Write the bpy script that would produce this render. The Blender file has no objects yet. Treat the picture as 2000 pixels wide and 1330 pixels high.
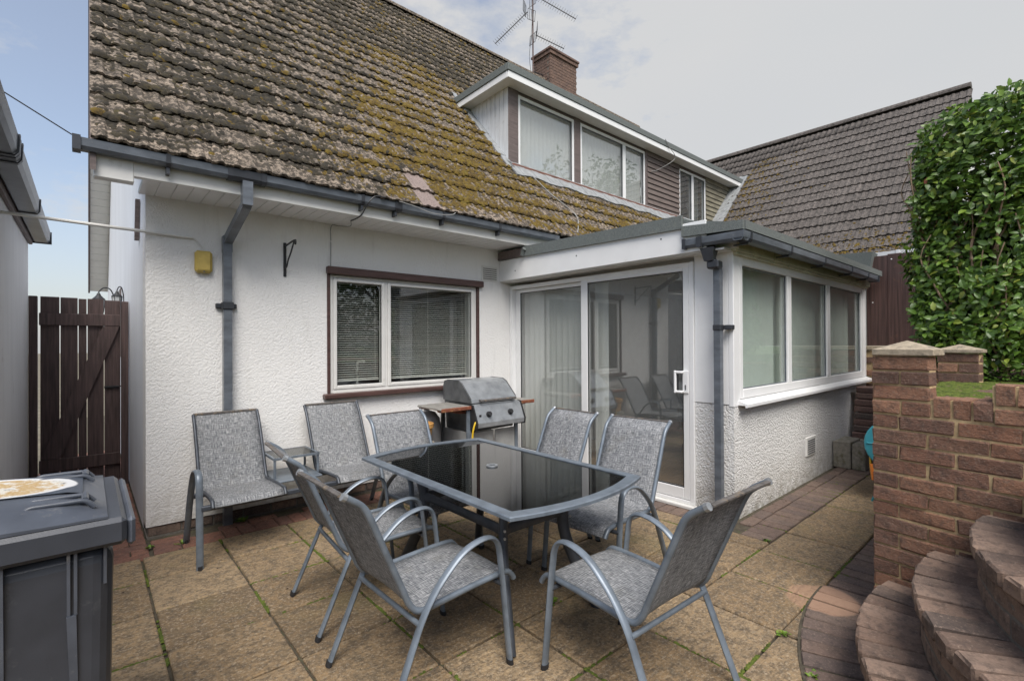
import bpy, math, random
import numpy as np
from mathutils import Vector, Matrix

random.seed(7)
rng = np.random.default_rng(11)
R = math.radians
scene = bpy.context.scene
col = scene.collection

# ---------------------------------------------------------------- camera
cam_data = bpy.data.cameras.new('camera')
cam_data.sensor_width = 36.0
cam_data.lens = 17.013
cam_data.clip_start = 0.02
cam_data.clip_end = 400.0
cam = bpy.data.objects.new('camera', cam_data)
col.objects.link(cam)
_yaw, _pit, _rol = R(41.258), R(0.30), R(-0.301)
_f = Vector((math.sin(_yaw) * math.cos(_pit), math.cos(_yaw) * math.cos(_pit), math.sin(_pit)))
_r = Vector((math.cos(_yaw), -math.sin(_yaw), 0))
_u = _r.cross(_f)
_rr = math.cos(_rol) * _r + math.sin(_rol) * _u
_uu = -math.sin(_rol) * _r + math.cos(_rol) * _u
CAM = Vector((-0.329, -4.557, 1.45))
cam.matrix_world = Matrix(((_rr.x, _uu.x, -_f.x, CAM.x), (_rr.y, _uu.y, -_f.y, CAM.y),
                           (_rr.z, _uu.z, -_f.z, CAM.z), (0, 0, 0, 1)))
scene.camera = cam

# ---------------------------------------------------------------- light
SUN_EL, SUN_AZ = R(54), R(212)      # azimuth clockwise from +Y
world = bpy.data.worlds.new('World')
scene.world = world
world.use_nodes = True
wn = world.node_tree
wn.nodes.clear()


def N(nt, kind, **kw):
    n = nt.nodes.new(kind)
    for k, v in kw.items():
        if k.startswith('i_'):
            n.inputs[k[2:].replace('_', ' ')].default_value = v
        else:
            setattr(n, k, v)
    return n


def L(nt, a, b):
    nt.links.new(a, b)


def math_node(nt, op, a, b=None, clamp=False):
    n = nt.nodes.new('ShaderNodeMath')
    n.operation = op
    n.use_clamp = clamp
    for i, v in enumerate((a, b)):
        if v is None:
            continue
        if isinstance(v, (int, float)):
            n.inputs[i].default_value = v
        else:
            nt.links.new(v, n.inputs[i])
    return n.outputs[0]


_out = N(wn, 'ShaderNodeOutputWorld')
_sky = N(wn, 'ShaderNodeTexSky', sky_type='NISHITA', sun_disc=False, sun_elevation=SUN_EL,
         sun_rotation=SUN_AZ, air_density=1.0, dust_density=2.0, ozone_density=1.5)
_b1 = N(wn, 'ShaderNodeBackground', i_Strength=0.072)
L(wn, _sky.outputs[0], _b1.inputs['Color'])
_tc = N(wn, 'ShaderNodeTexCoord')
_mp = N(wn, 'ShaderNodeMapping')
_mp.inputs['Scale'].default_value = (1.0, 1.0, 2.2)
L(wn, _tc.outputs['Generated'], _mp.inputs['Vector'])
_nz = N(wn, 'ShaderNodeTexNoise', i_Scale=3.2, i_Detail=7.0, i_Roughness=0.62)
L(wn, _mp.outputs[0], _nz.inputs['Vector'])
_sp = N(wn, 'ShaderNodeSeparateXYZ')
L(wn, _tc.outputs['Generated'], _sp.inputs[0])
_fac = math_node(wn, 'ADD', math_node(wn, 'MULTIPLY', _nz.outputs['Fac'], 4.0),
                 math_node(wn, 'MULTIPLY', _sp.outputs['X'], 1.7))
_fac = math_node(wn, 'SUBTRACT', _fac, 1.98, True)
_fac = math_node(wn, 'MAXIMUM', _fac, 0.30)
_haze = math_node(wn, 'SUBTRACT', 1.0, math_node(wn, 'MULTIPLY', _sp.outputs['Z'], 2.2), True)
_haze = math_node(wn, 'MULTIPLY', _haze, 0.75, True)
_fac = math_node(wn, 'MAXIMUM', _fac, _haze, True)
_fac = math_node(wn, 'MULTIPLY', _fac, 0.97)
_nz2 = N(wn, 'ShaderNodeTexNoise', i_Scale=1.6, i_Detail=3.0)
L(wn, _mp.outputs[0], _nz2.inputs['Vector'])
_cr = N(wn, 'ShaderNodeValToRGB')
_cr.color_ramp.elements[0].position = 0.3
_cr.color_ramp.elements[0].color = (0.57, 0.58, 0.59, 1)
_cr.color_ramp.elements[1].position = 0.7
_cr.color_ramp.elements[1].color = (0.61, 0.605, 0.60, 1)
L(wn, _nz2.outputs['Fac'], _cr.inputs[0])
_b2 = N(wn, 'ShaderNodeBackground', i_Strength=0.425)
L(wn, _cr.outputs[0], _b2.inputs['Color'])
_mx = N(wn, 'ShaderNodeMixShader')
L(wn, _fac, _mx.inputs[0])
L(wn, _b1.outputs[0], _mx.inputs[1])
L(wn, _b2.outputs[0], _mx.inputs[2])
L(wn, _mx.outputs[0], _out.inputs[0])

sun_data = bpy.data.lights.new('sun', 'SUN')
sun_data.energy = 1.5
sun_data.angle = R(36)
sun_data.color = (1.0, 0.965, 0.91)
sun = bpy.data.objects.new('sun', sun_data)
col.objects.link(sun)
_sd = Vector((math.sin(SUN_AZ) * math.cos(SUN_EL), math.cos(SUN_AZ) * math.cos(SUN_EL), math.sin(SUN_EL)))
sun.rotation_euler = _sd.to_track_quat('Z', 'Y').to_euler()
sun.location = (0, 0, 30)

scene.view_settings.view_transform = 'Standard'
scene.view_settings.look = 'None'
scene.view_settings.exposure = 1.43
scene.view_settings.gamma = 1.0
scene.view_settings.use_curve_mapping = False
scene.cycles.use_denoising = True
scene.cycles.max_bounces = 10
scene.cycles.transparent_max_bounces = 16
scene.cycles.caustics_reflective = False
scene.cycles.caustics_refractive = False
scene.cycles.sample_clamp_indirect = 6.0


# ================================================================ materials
def new_mat(name):
    m = bpy.data.materials.new(name)
    m.use_nodes = True
    nt = m.node_tree
    b = nt.nodes['Principled BSDF']
    return m, nt, b


def pos(nt):
    g = nt.nodes.new('ShaderNodeNewGeometry')
    return g.outputs['Position']


def objco(nt):
    return nt.nodes.new('ShaderNodeTexCoord').outputs['Object']


def noise(nt, vec, scale, detail=3.0, rough=0.55, mapping=None):
    if mapping:
        mp = N(nt, 'ShaderNodeMapping')
        mp.inputs['Scale'].default_value = mapping
        L(nt, vec, mp.inputs[0])
        vec = mp.outputs[0]
    n = N(nt, 'ShaderNodeTexNoise', i_Scale=scale, i_Detail=detail, i_Roughness=rough)
    L(nt, vec, n.inputs['Vector'])
    return n.outputs['Fac']


def ramp(nt, fac, stops):
    r = N(nt, 'ShaderNodeValToRGB')
    els = r.color_ramp.elements
    while len(els) < len(stops):
        els.new(0.5)
    for e, (p, c) in zip(els, stops):
        e.position = p
        e.color = (c[0], c[1], c[2], 1) if not isinstance(c, (int, float)) else (c, c, c, 1)
    L(nt, fac, r.inputs[0])
    return r.outputs[0]


def mix(nt, fac, a, b, mode='MIX'):
    m = N(nt, 'ShaderNodeMix', data_type='RGBA', blend_type=mode)
    for i, v in ((0, fac), (6, a), (7, b)):
        if isinstance(v, (int, float)):
            m.inputs[i].default_value = v
        elif isinstance(v, tuple):
            m.inputs[i].default_value = (v[0], v[1], v[2], 1)
        else:
            L(nt, v, m.inputs[i])
    return m.outputs[2]


def bump(nt, b, h, strength=0.5, dist=0.01):
    n = N(nt, 'ShaderNodeBump')
    n.inputs['Strength'].default_value = strength
    n.inputs['Distance'].default_value = dist
    L(nt, h, n.inputs['Height'])
    L(nt, n.outputs[0], b.inputs['Normal'])


def rnd(nt):
    return nt.nodes.new('ShaderNodeObjectInfo').outputs['Random']


def simple(name, c, rough=0.5, metal=0.0, var=0.15, scale=12.0, bmp=0.0, bscale=80.0, stretch=None, dirt=None):
    """A plain colour broken up by grain and grime."""
    m, nt, b = new_mat(name)
    p = pos(nt)
    n1 = noise(nt, p, scale, 4, mapping=stretch)
    a = tuple(x * (1 - var) for x in c)
    d = tuple(min(x * (1 + var), 1) for x in c)
    o = ramp(nt, n1, [(0.3, a), (0.7, d)])
    if dirt:
        n2 = noise(nt, p, dirt[1], 6, 0.7)
        o = mix(nt, ramp(nt, n2, [(dirt[2], 0.0), (dirt[2] + 0.16, 1.0)]), o, dirt[0])
    L(nt, o, b.inputs['Base Color'])
    b.inputs['Roughness'].default_value = rough
    b.inputs['Metallic'].default_value = metal
    if bmp:
        bump(nt, b, noise(nt, p, bscale, 4, mapping=stretch), bmp, 0.004)
    return m


M = {}

# roughcast render: cream-white blobs, streaks, splash dirt near the ground
def render_mat(name, base, rough_scale, strength, dist, splash):
    m, nt, b = new_mat(name)
    p = pos(nt)
    big = noise(nt, p, 1.1, 4)
    c = ramp(nt, big, [(0.3, tuple(x * 0.93 for x in base)), (0.7, base)])
    streak = noise(nt, p, 3.0, 5, 0.6, mapping=(4, 4, 0.5))
    c = mix(nt, ramp(nt, streak, [(0.56, 0.0), (0.82, 0.38)]), c, (0.50, 0.49, 0.45))
    s = N(nt, 'ShaderNodeSeparateXYZ')
    L(nt, p, s.inputs[0])
    low = math_node(nt, 'SUBTRACT', 1.0, math_node(nt, 'MULTIPLY', s.outputs['Z'], 2.6), True)
    spn = noise(nt, p, 9.0, 6, 0.7)
    dm = math_node(nt, 'MULTIPLY', low, ramp(nt, spn, [(0.35, 0.0), (0.75, splash)]))
    c = mix(nt, dm, c, (0.23, 0.19, 0.12))
    spk = noise(nt, p, 240.0, 2)
    c = mix(nt, ramp(nt, spk, [(0.66, 0.0), (0.74, 0.35)]), c, (0.40, 0.38, 0.34))
    L(nt, c, b.inputs['Base Color'])
    b.inputs['Roughness'].default_value = 0.85
    v = N(nt, 'ShaderNodeTexVoronoi', i_Scale=rough_scale, feature='SMOOTH_F1')
    v.inputs['Smoothness'].default_value = 0.7
    w = noise(nt, p, 6.0, 2)
    wv = N(nt, 'ShaderNodeVectorMath', operation='ADD')
    L(nt, p, wv.inputs[0])
    sc = math_node(nt, 'MULTIPLY', w, 0.12)
    cx = N(nt, 'ShaderNodeCombineXYZ')
    for i in range(3):
        L(nt, sc, cx.inputs[i])
    L(nt, cx.outputs[0], wv.inputs[1])
    L(nt, wv.outputs[0], v.inputs['Vector'])
    h = math_node(nt, 'SUBTRACT', math_node(nt, 'MULTIPLY', noise(nt, p, rough_scale * 1.7, 3, 0.6), 1.3), v.outputs['Distance'])
    bump(nt, b, h, strength, dist)
    return m


M['render'] = render_mat('roughcast_white', (0.83, 0.82, 0.80), 60.0, 0.42, 0.010, 0.85)
M['render_coarse'] = render_mat('roughcast_white_coarse', (0.82, 0.81, 0.79), 58.0, 0.95, 0.013, 0.95)
M['paint_wall'] = simple('painted_side_wall', (0.70, 0.72, 0.75), 0.7, var=0.06, scale=2, stretch=(1, 1, 0.25), bmp=0.15, bscale=50)
M['garage_wall'] = simple('painted_garage_wall', (0.74, 0.74, 0.745), 0.75, var=0.05, scale=3, stretch=(3, 3, 0.4), bmp=0.2, bscale=40,
                          dirt=((0.50, 0.49, 0.47), 5, 0.62))
M['upvc'] = simple('white_plastic', (0.80, 0.80, 0.795), 0.32, var=0.03, scale=6, dirt=((0.58, 0.56, 0.50), 4, 0.66))
M['upvc_grey'] = simple('aged_white_plastic', (0.70, 0.69, 0.66), 0.4, var=0.05, scale=6, dirt=((0.47, 0.45, 0.38), 5, 0.62))
M['upvc_green'] = simple('algae_stained_white_board', (0.47, 0.46, 0.33), 0.55, var=0.16, scale=7, dirt=((0.27, 0.27, 0.16), 9, 0.55))
M['dirty_white'] = simple('weather_stained_white_board', (0.62, 0.63, 0.64), 0.5, var=0.08, scale=5, stretch=(6, 6, 0.6),
                          dirt=((0.36, 0.36, 0.34), 7, 0.60))
M['trim'] = simple('dark_brown_trim', (0.075, 0.040, 0.035), 0.42, var=0.3, scale=9, stretch=(0.4, 4, 4), bmp=0.15)
M['trim_faded'] = simple('faded_brown_timber', (0.135, 0.105, 0.098), 0.6, var=0.25, scale=10, stretch=(0.6, 6, 6), bmp=0.2,
                         dirt=((0.23, 0.19, 0.17), 8, 0.6))
M['sill_brown'] = simple('red_brown_sill', (0.17, 0.078, 0.055), 0.55, var=0.3, scale=9, stretch=(0.6, 5, 5))
M['clad_brown'] = simple('brown_cladding_board', (0.150, 0.118, 0.105), 0.6, var=0.25, scale=12, stretch=(0.5, 5, 6), bmp=0.2)
M['clad_green'] = simple('algae_cladding_board', (0.20, 0.18, 0.13), 0.7, var=0.35, scale=6, stretch=(0.8, 3, 3), bmp=0.2)
M['gutter'] = simple('grey_plastic_gutter', (0.112, 0.126, 0.146), 0.30, var=0.28, scale=7, stretch=(1, 1, 3), dirt=((0.20, 0.205, 0.21), 12, 0.62))
M['gutter_dark'] = simple('dark_gutter_bracket', (0.035, 0.038, 0.045), 0.38, var=0.2)
M['felt'] = simple('mineral_roof_felt', (0.135, 0.15, 0.145), 0.95, var=0.35, scale=160, bmp=0.4, bscale=300, dirt=((0.23, 0.24, 0.20), 6, 0.60))
M['lead'] = simple('lead_flashing', (0.27, 0.28, 0.285), 0.6, var=0.25, scale=14, bmp=0.3, bscale=25, dirt=((0.12, 0.13, 0.10), 9, 0.58))
M['under'] = simple('roof_underlay', (0.03, 0.027, 0.024), 0.9, var=0.3)
M['soil'] = simple('joint_soil', (0.075, 0.062, 0.042), 0.95, var=0.4, scale=30, bmp=0.5, bscale=120, dirt=((0.05, 0.075, 0.02), 11, 0.55))
M['ground'] = simple('bare_ground', (0.16, 0.14, 0.10), 0.95, var=0.3, scale=4)
M['mortar'] = simple('sandy_mortar', (0.47, 0.345, 0.19), 0.95, var=0.22, scale=40, bmp=0.4, bscale=200, dirt=((0.25, 0.20, 0.13), 12, 0.58))
M['mortar_grey'] = simple('grey_mortar', (0.15, 0.135, 0.115), 0.95, var=0.25, scale=40)
M['timber_dark'] = simple('dark_stained_timber', (0.078, 0.050, 0.046), 0.62, var=0.45, scale=9, stretch=(6, 6, 0.35), bmp=0.25, bscale=60)
M['fence_wood'] = simple('red_brown_fence_board', (0.068, 0.036, 0.031), 0.6, var=0.5, scale=7, stretch=(7, 7, 0.25), bmp=0.25, bscale=60,
                         dirt=((0.16, 0.075, 0.045), 5, 0.62))
M['frame'] = simple('gunmetal_frame', (0.165, 0.195, 0.230), 0.38, 0.25, var=0.22, scale=14, dirt=((0.20, 0.215, 0.23), 24, 0.60))
M['frame_dark'] = simple('charcoal_frame', (0.062, 0.070, 0.084), 0.42, 0.3, var=0.25, scale=14)
M['cap_rubber'] = simple('black_rubber', (0.018, 0.018, 0.02), 0.6, var=0.2)
M['bar_rusty'] = simple('weathered_bar', (0.105, 0.095, 0.088), 0.6, var=0.4, scale=40, dirt=((0.30, 0.22, 0.13), 30, 0.55))
M['bin'] = simple('charcoal_bin_plastic', (0.040, 0.044, 0.054), 0.36, var=0.22, scale=5, bmp=0.06, bscale=240, dirt=((0.085, 0.09, 0.095), 9, 0.60))
M['bin_lid'] = simple('charcoal_lid_plastic', (0.070, 0.079, 0.098), 0.36, var=0.25, scale=6, dirt=((0.15, 0.15, 0.15), 20, 0.58))
M['black'] = simple('black_metal', (0.018, 0.018, 0.02), 0.5, var=0.3)
M['wire'] = simple('grey_wire', (0.30, 0.30, 0.29), 0.6, var=0.2)
M['mast'] = simple('rusty_mast', (0.10, 0.055, 0.045), 0.7, var=0.4, scale=20)
M['yellow_box'] = simple('yellowed_plastic', (0.50, 0.37, 0.095), 0.5, var=0.12, scale=15)
M['yellow_hose'] = simple('yellow_hose', (0.62, 0.40, 0.02), 0.4, var=0.1)
M['teal'] = simple('teal_plastic', (0.035, 0.25, 0.31), 0.4, var=0.12)
M['orange'] = simple('orange_plastic', (0.62, 0.17, 0.02), 0.4, var=0.1)
M['pot'] = simple('terracotta_pot', (0.52, 0.28, 0.085), 0.75, var=0.15, scale=20)
M['steel'] = simple('dull_steel', (0.36, 0.38, 0.40), 0.36, 0.55, var=0.2, scale=12, dirt=((0.20, 0.16, 0.12), 16, 0.64))
M['steel_dark'] = simple('sooty_steel', (0.12, 0.125, 0.13), 0.5, 0.4, var=0.3, scale=10)
M['cabinet'] = simple('grey_cabinet_panel', (0.33, 0.335, 0.33), 0.5, 0.1, var=0.15, scale=8)
M['shelf_top'] = simple('worn_shelf_slab', (0.26, 0.25, 0.23), 0.55, var=0.25, scale=14, dirt=((0.14, 0.08, 0.04), 12, 0.60))
M['shelf_wood'] = simple('peeling_red_wood', (0.19, 0.062, 0.035), 0.6, var=0.4, scale=22, dirt=((0.42, 0.23, 0.09), 28, 0.54))
M['gas'] = simple('grey_gas_bottle', (0.30, 0.30, 0.305), 0.55, var=0.12)
M['block'] = simple('concrete_block', (0.27, 0.245, 0.20), 0.95, var=0.25, scale=30, bmp=0.4, bscale=120, dirt=((0.13, 0.12, 0.06), 10, 0.52))
M['cap_stone'] = simple('cast_stone_cap', (0.36, 0.30, 0.22), 0.92, var=0.25, scale=35, bmp=0.5, bscale=110, dirt=((0.12, 0.11, 0.095), 22, 0.53))
M['slat'] = simple('cream_blind_slat', (0.76, 0.76, 0.72), 0.6, var=0.03)
M['slat_grey'] = simple('grey_blind_slat', (0.76, 0.79, 0.76), 0.65, var=0.05)
M['slat_alu'] = simple('white_venetian_slat', (0.66, 0.65, 0.60), 0.4, var=0.04)
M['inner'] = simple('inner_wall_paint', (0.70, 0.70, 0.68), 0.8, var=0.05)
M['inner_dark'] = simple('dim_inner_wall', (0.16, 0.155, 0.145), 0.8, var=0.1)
M['wood_floor'] = simple('warm_wood_floor', (0.36, 0.19, 0.075), 0.4, var=0.25, scale=6, stretch=(1, 12, 1))
M['bark'] = simple('grey_brown_bark', (0.12, 0.09, 0.065), 0.9, var=0.35, scale=25, bmp=0.5)
M['twig'] = simple('pale_twig', (0.26, 0.18, 0.12), 0.8, var=0.3, scale=25)
M['lamp_glass'] = simple('lantern_glass', (0.45, 0.46, 0.46), 0.2, var=0.1)
M['white_gutter'] = simple('white_gutter_plastic', (0.78, 0.79, 0.80), 0.35, var=0.04)
M['silver'] = simple('zinc_bolt', (0.45, 0.45, 0.44), 0.4, 0.6, var=0.1)


def fabric_mat():
    m, nt, b = new_mat('grey_woven_mesh')
    uv = nt.nodes.new('ShaderNodeUVMap').outputs[0]
    n1 = noise(nt, uv, 1.0, 3, 0.6, mapping=(20, 300, 1))
    n2 = noise(nt, uv, 1.0, 3, 0.6, mapping=(300, 20, 1))
    n3 = noise(nt, uv, 1.0, 2, 0.6, mapping=(70, 70, 1))
    s = math_node(nt, 'ADD', math_node(nt, 'MULTIPLY', n1, 0.45), math_node(nt, 'MULTIPLY', n2, 0.45))
    s = math_node(nt, 'ADD', s, math_node(nt, 'MULTIPLY', n3, 0.10))
    c = ramp(nt, s, [(0.39, (0.048, 0.053, 0.062)), (0.49, (0.165, 0.172, 0.182)), (0.60, (0.43, 0.43, 0.43))])
    d = noise(nt, pos(nt), 6.0, 5, 0.65)
    c = mix(nt, ramp(nt, d, [(0.55, 0.0), (0.8, 0.5)]), c, (0.15, 0.14, 0.11))
    L(nt, c, b.inputs['Base Color'])
    b.inputs['Roughness'].default_value = 0.75
    w1 = N(nt, 'ShaderNodeTexWave', i_Scale=150.0, bands_direction='X')
    w2 = N(nt, 'ShaderNodeTexWave', i_Scale=150.0, bands_direction='Y')
    L(nt, uv, w1.inputs[0])
    L(nt, uv, w2.inputs[0])
    bump(nt, b, math_node(nt, 'ADD', math_node(nt, 'MULTIPLY', w1.outputs[1], w2.outputs[1]), math_node(nt, 'MULTIPLY', s, 2.0)), 0.35, 0.002)
    return m


M['fabric'] = fabric_mat()


def glass_mat(name, tint, ior, rough=0.0, pale_veil=0.0):
    m = bpy.data.materials.new(name)
    m.use_nodes = True
    nt = m.node_tree
    nt.nodes.clear()
    o = N(nt, 'ShaderNodeOutputMaterial')
    # Schlick reflectance, the same on both faces of the sheet
    lw = N(nt, 'ShaderNodeLayerWeight')
    lw.inputs['Blend'].default_value = 0.5
    f0 = ((ior - 1) / (ior + 1)) ** 2
    p5 = math_node(nt, 'POWER', lw.outputs['Facing'], 5.0)
    fr = math_node(nt, 'ADD', math_node(nt, 'MULTIPLY', p5, 1 - f0), f0, True)
    t = N(nt, 'ShaderNodeBsdfTransparent')
    t.inputs[0].default_value = (tint[0], tint[1], tint[2], 1)
    g = N(nt, 'ShaderNodeBsdfGlossy')
    g.inputs['Roughness'].default_value = rough
    mx = N(nt, 'ShaderNodeMixShader')
    L(nt, fr, mx.inputs[0])
    L(nt, t.outputs[0], mx.inputs[1])
    L(nt, g.outputs[0], mx.inputs[2])
    # pale diffuse veil mixed in to imitate lighter reflection on the panes
    df = N(nt, 'ShaderNodeBsdfDiffuse')
    df.inputs[0].default_value = (0.62, 0.64, 0.63, 1)
    mf = N(nt, 'ShaderNodeMixShader')
    mf.inputs[0].default_value = pale_veil
    L(nt, mx.outputs[0], mf.inputs[1])
    L(nt, df.outputs[0], mf.inputs[2])
    L(nt, mf.outputs[0], o.inputs[0])
    return m


M['glass'] = glass_mat('window_glass', (0.97, 0.985, 0.98), 2.25, 0.0, 0.07)
M['glass_side'] = glass_mat('side_window_glass', (0.90, 0.93, 0.91), 1.75, 0.0, 0.03)
M['glass_kitchen'] = glass_mat('kitchen_glass', (0.97, 0.985, 0.98), 1.75)
M['glass_dormer'] = glass_mat('dormer_glass', (0.97, 0.985, 0.985), 2.7, 0.0, 0.05)
M['glass_table'] = glass_mat('smoked_table_glass', (0.13, 0.13, 0.135), 2.3, 0.012)
M['glass_small'] = glass_mat('grey_table_glass', (0.35, 0.37, 0.36), 1.6, 0.05)


def brick_mat(name, cols, speck=0.5, bmp=0.7, bsc=70.0):
    m, nt, b = new_mat(name)
    p = pos(nt)
    r = rnd(nt)
    pn = noise(nt, p, 6.0, 2)
    k = math_node(nt, 'FRACT', math_node(nt, 'ADD', r, math_node(nt, 'MULTIPLY', pn, 0.35)))
    c = ramp(nt, k, [(0.0, cols[0]), (0.35, cols[1]), (0.68, cols[2]), (1.0, cols[0])])
    n1 = noise(nt, p, 26.0, 6, 0.72)
    c = mix(nt, ramp(nt, n1, [(0.46, 0.0), (0.70, speck + 0.25)]), c, (0.047, 0.038, 0.035))
    n2 = noise(nt, p, 85.0, 4, 0.7)
    c = mix(nt, ramp(nt, n2, [(0.54, 0.0), (0.70, 0.6)]), c, (0.34, 0.25, 0.19))
    L(nt, c, b.inputs['Base Color'])
    b.inputs['Roughness'].default_value = 0.9
    h = math_node(nt, 'ADD', noise(nt, p, bsc, 6, 0.7, mapping=(1, 1, 1.8)), math_node(nt, 'MULTIPLY', noise(nt, p, bsc * 0.3, 3), 0.8))
    bump(nt, b, h, bmp, 0.012)
    return m


M['brick'] = brick_mat('rustic_brick', [(0.265, 0.128, 0.078), (0.150, 0.086, 0.064), (0.315, 0.165, 0.102)], 0.5, 1.0)
M['paver'] = brick_mat('clay_paver', [(0.165, 0.112, 0.088), (0.125, 0.092, 0.080), (0.19, 0.135, 0.105)], 0.4, 0.5, 120)
M['step_brick'] = brick_mat('worn_step_brick', [(0.200, 0.130, 0.095), (0.100, 0.074, 0.062), (0.285, 0.195, 0.145)], 0.5, 0.6, 110)
M['red_paver'] = brick_mat('red_edging_brick', [(0.215, 0.095, 0.066), (0.165, 0.082, 0.062), (0.25, 0.118, 0.080)], 0.5, 0.5, 110)
M['chimney_brick'] = brick_mat('orange_chimney_brick', [(0.25, 0.130, 0.095), (0.13, 0.082, 0.066), (0.32, 0.19, 0.13)], 0.6, 0.5)
M['stack_brick'] = brick_mat('grey_brown_loose_brick', [(0.17, 0.10, 0.085), (0.12, 0.095, 0.085), (0.20, 0.12, 0.10)], 0.3, 0.6)


def pale_disc(nt, c, p):
    """The clean pale ring left by a round pot base, part of the paving surface."""
    v = N(nt, 'ShaderNodeVectorMath', operation='DISTANCE')
    w = N(nt, 'ShaderNodeVectorMath', operation='ADD')
    L(nt, p, w.inputs[0])
    n = noise(nt, p, 14.0, 3)
    s = math_node(nt, 'MULTIPLY', math_node(nt, 'SUBTRACT', n, 0.5), 0.05)
    cx = N(nt, 'ShaderNodeCombineXYZ')
    L(nt, s, cx.inputs[0])
    L(nt, s, cx.inputs[1])
    L(nt, cx.outputs[0], w.inputs[1])
    L(nt, w.outputs[0], v.inputs[0])
    v.inputs[1].default_value = (2.765, -3.655, 0.0)
    f = ramp(nt, v.outputs['Value'], [(0.165, 1.0), (0.185, 0.0)])
    return mix(nt, math_node(nt, 'MULTIPLY', f, 0.62), c, (0.42, 0.25, 0.16))


def slab_mat():
    m, nt, b = new_mat('riven_stone_slab')
    p = pos(nt)
    r = rnd(nt)
    k = math_node(nt, 'ADD', math_node(nt, 'MULTIPLY', r, 0.75), math_node(nt, 'MULTIPLY', noise(nt, p, 2.2, 4), 0.32))
    c = ramp(nt, k, [(0.15, (0.20, 0.135, 0.072)), (0.5, (0.285, 0.190, 0.098)), (0.85, (0.36, 0.255, 0.145))])
    n1 = noise(nt, p, 16.0, 7, 0.74)
    c = mix(nt, ramp(nt, n1, [(0.44, 0.0), (0.62, 0.82)]), c, (0.105, 0.080, 0.055))
    n2 = noise(nt, p, 62.0, 5, 0.75)
    c = mix(nt, ramp(nt, n2, [(0.50, 0.0), (0.66, 0.75)]), c, (0.47, 0.38, 0.27))
    n4 = noise(nt, p, 48.0, 5, 0.75)
    c = mix(nt, ramp(nt, n4, [(0.52, 0.0), (0.64, 0.75)]), c, (0.085, 0.070, 0.052))
    n5 = noise(nt, p, 4.2, 5, 0.65)
    c = mix(nt, ramp(nt, n5, [(0.52, 0.0), (0.72, 0.45)]), c, (0.12, 0.095, 0.060))
    n3 = noise(nt, p, 1.4, 4, 0.6)
    c = mix(nt, ramp(nt, n3, [(0.55, 0.0), (0.75, 0.4)]), c, (0.16, 0.145, 0.05))
    c = pale_disc(nt, c, p)
    L(nt, c, b.inputs['Base Color'])
    b.inputs['Roughness'].default_value = 0.82
    h = math_node(nt, 'ADD', math_node(nt, 'MULTIPLY', noise(nt, p, 9.0, 6, 0.65, mapping=(1.0, 2.6, 1)), 2.2), noise(nt, p, 70.0, 4, 0.7))
    bump(nt, b, h, 0.8, 0.013)
    return m


M['slab'] = slab_mat()
_nt = M['paver'].node_tree
_b = _nt.nodes['Principled BSDF']
_src = _b.inputs['Base Color'].links[0].from_socket
L(_nt, pale_disc(_nt, _src, pos(_nt)), _b.inputs['Base Color'])


def tile_mat(name, light, dark, cover, moss=None):
    m, nt, b = new_mat(name)
    p = pos(nt)
    r = rnd(nt)
    k = math_node(nt, 'ADD', math_node(nt, 'MULTIPLY', r, 0.35), math_node(nt, 'MULTIPLY', noise(nt, p, 3.5, 3), 0.65))
    c = ramp(nt, k, [(0.25, tuple(x * 0.78 for x in light)), (0.55, light), (0.8, tuple(x * 1.2 for x in light))])
    sp = noise(nt, p, 70.0, 4, 0.65)
    c = mix(nt, ramp(nt, sp, [(0.52, 0.0), (0.70, 0.55)]), c, tuple(x * 0.45 for x in light))
    n1 = noise(nt, p, 24.0, 7, 0.74)
    c = mix(nt, ramp(nt, n1, [(cover, 0.0), (cover + 0.10, 0.94)]), c, dark)
    n8 = noise(nt, p, 75.0, 4, 0.7)
    c = mix(nt, ramp(nt, n8, [(0.53, 0.0), (0.63, 0.75)]), c, dark)
    if moss:
        n2 = noise(nt, p, 9.0, 6, 0.7)
        c = mix(nt, ramp(nt, n2, [(moss[1], 0.0), (moss[1] + 0.07, 0.85)]), c, moss[0])
    L(nt, c, b.inputs['Base Color'])
    b.inputs['Roughness'].default_value = 0.85
    bump(nt, b, math_node(nt, 'ADD', noise(nt, p, 130.0, 4, 0.7), math_node(nt, 'MULTIPLY', n1, 1.5)), 0.6, 0.008)
    return m


M['tile'] = tile_mat('lichened_roof_tile', (0.30, 0.240, 0.185), (0.036, 0.028, 0.019), 0.430)
M['tile_clean'] = tile_mat('clean_replacement_tile', (0.25, 0.195, 0.175), (0.12, 0.095, 0.085), 0.60)
M['tile_dark'] = tile_mat('dark_weathered_tile', (0.135, 0.116, 0.104), (0.038, 0.033, 0.028), 0.48)


def moss_mat(name, stops, sc=7.0):
    m, nt, b = new_mat(name)
    p = pos(nt)
    n = math_node(nt, 'ADD', math_node(nt, 'MULTIPLY', noise(nt, p, sc, 4, 0.65), 0.5), math_node(nt, 'ADD', math_node(nt, 'MULTIPLY', noise(nt, p, 30.0, 4, 0.7), 0.7), -0.10))
    L(nt, ramp(nt, n, stops), b.inputs['Base Color'])
    b.inputs['Roughness'].default_value = 0.95
    bump(nt, b, noise(nt, p, 260.0, 3, 0.7), 0.9, 0.01)
    return m


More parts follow.
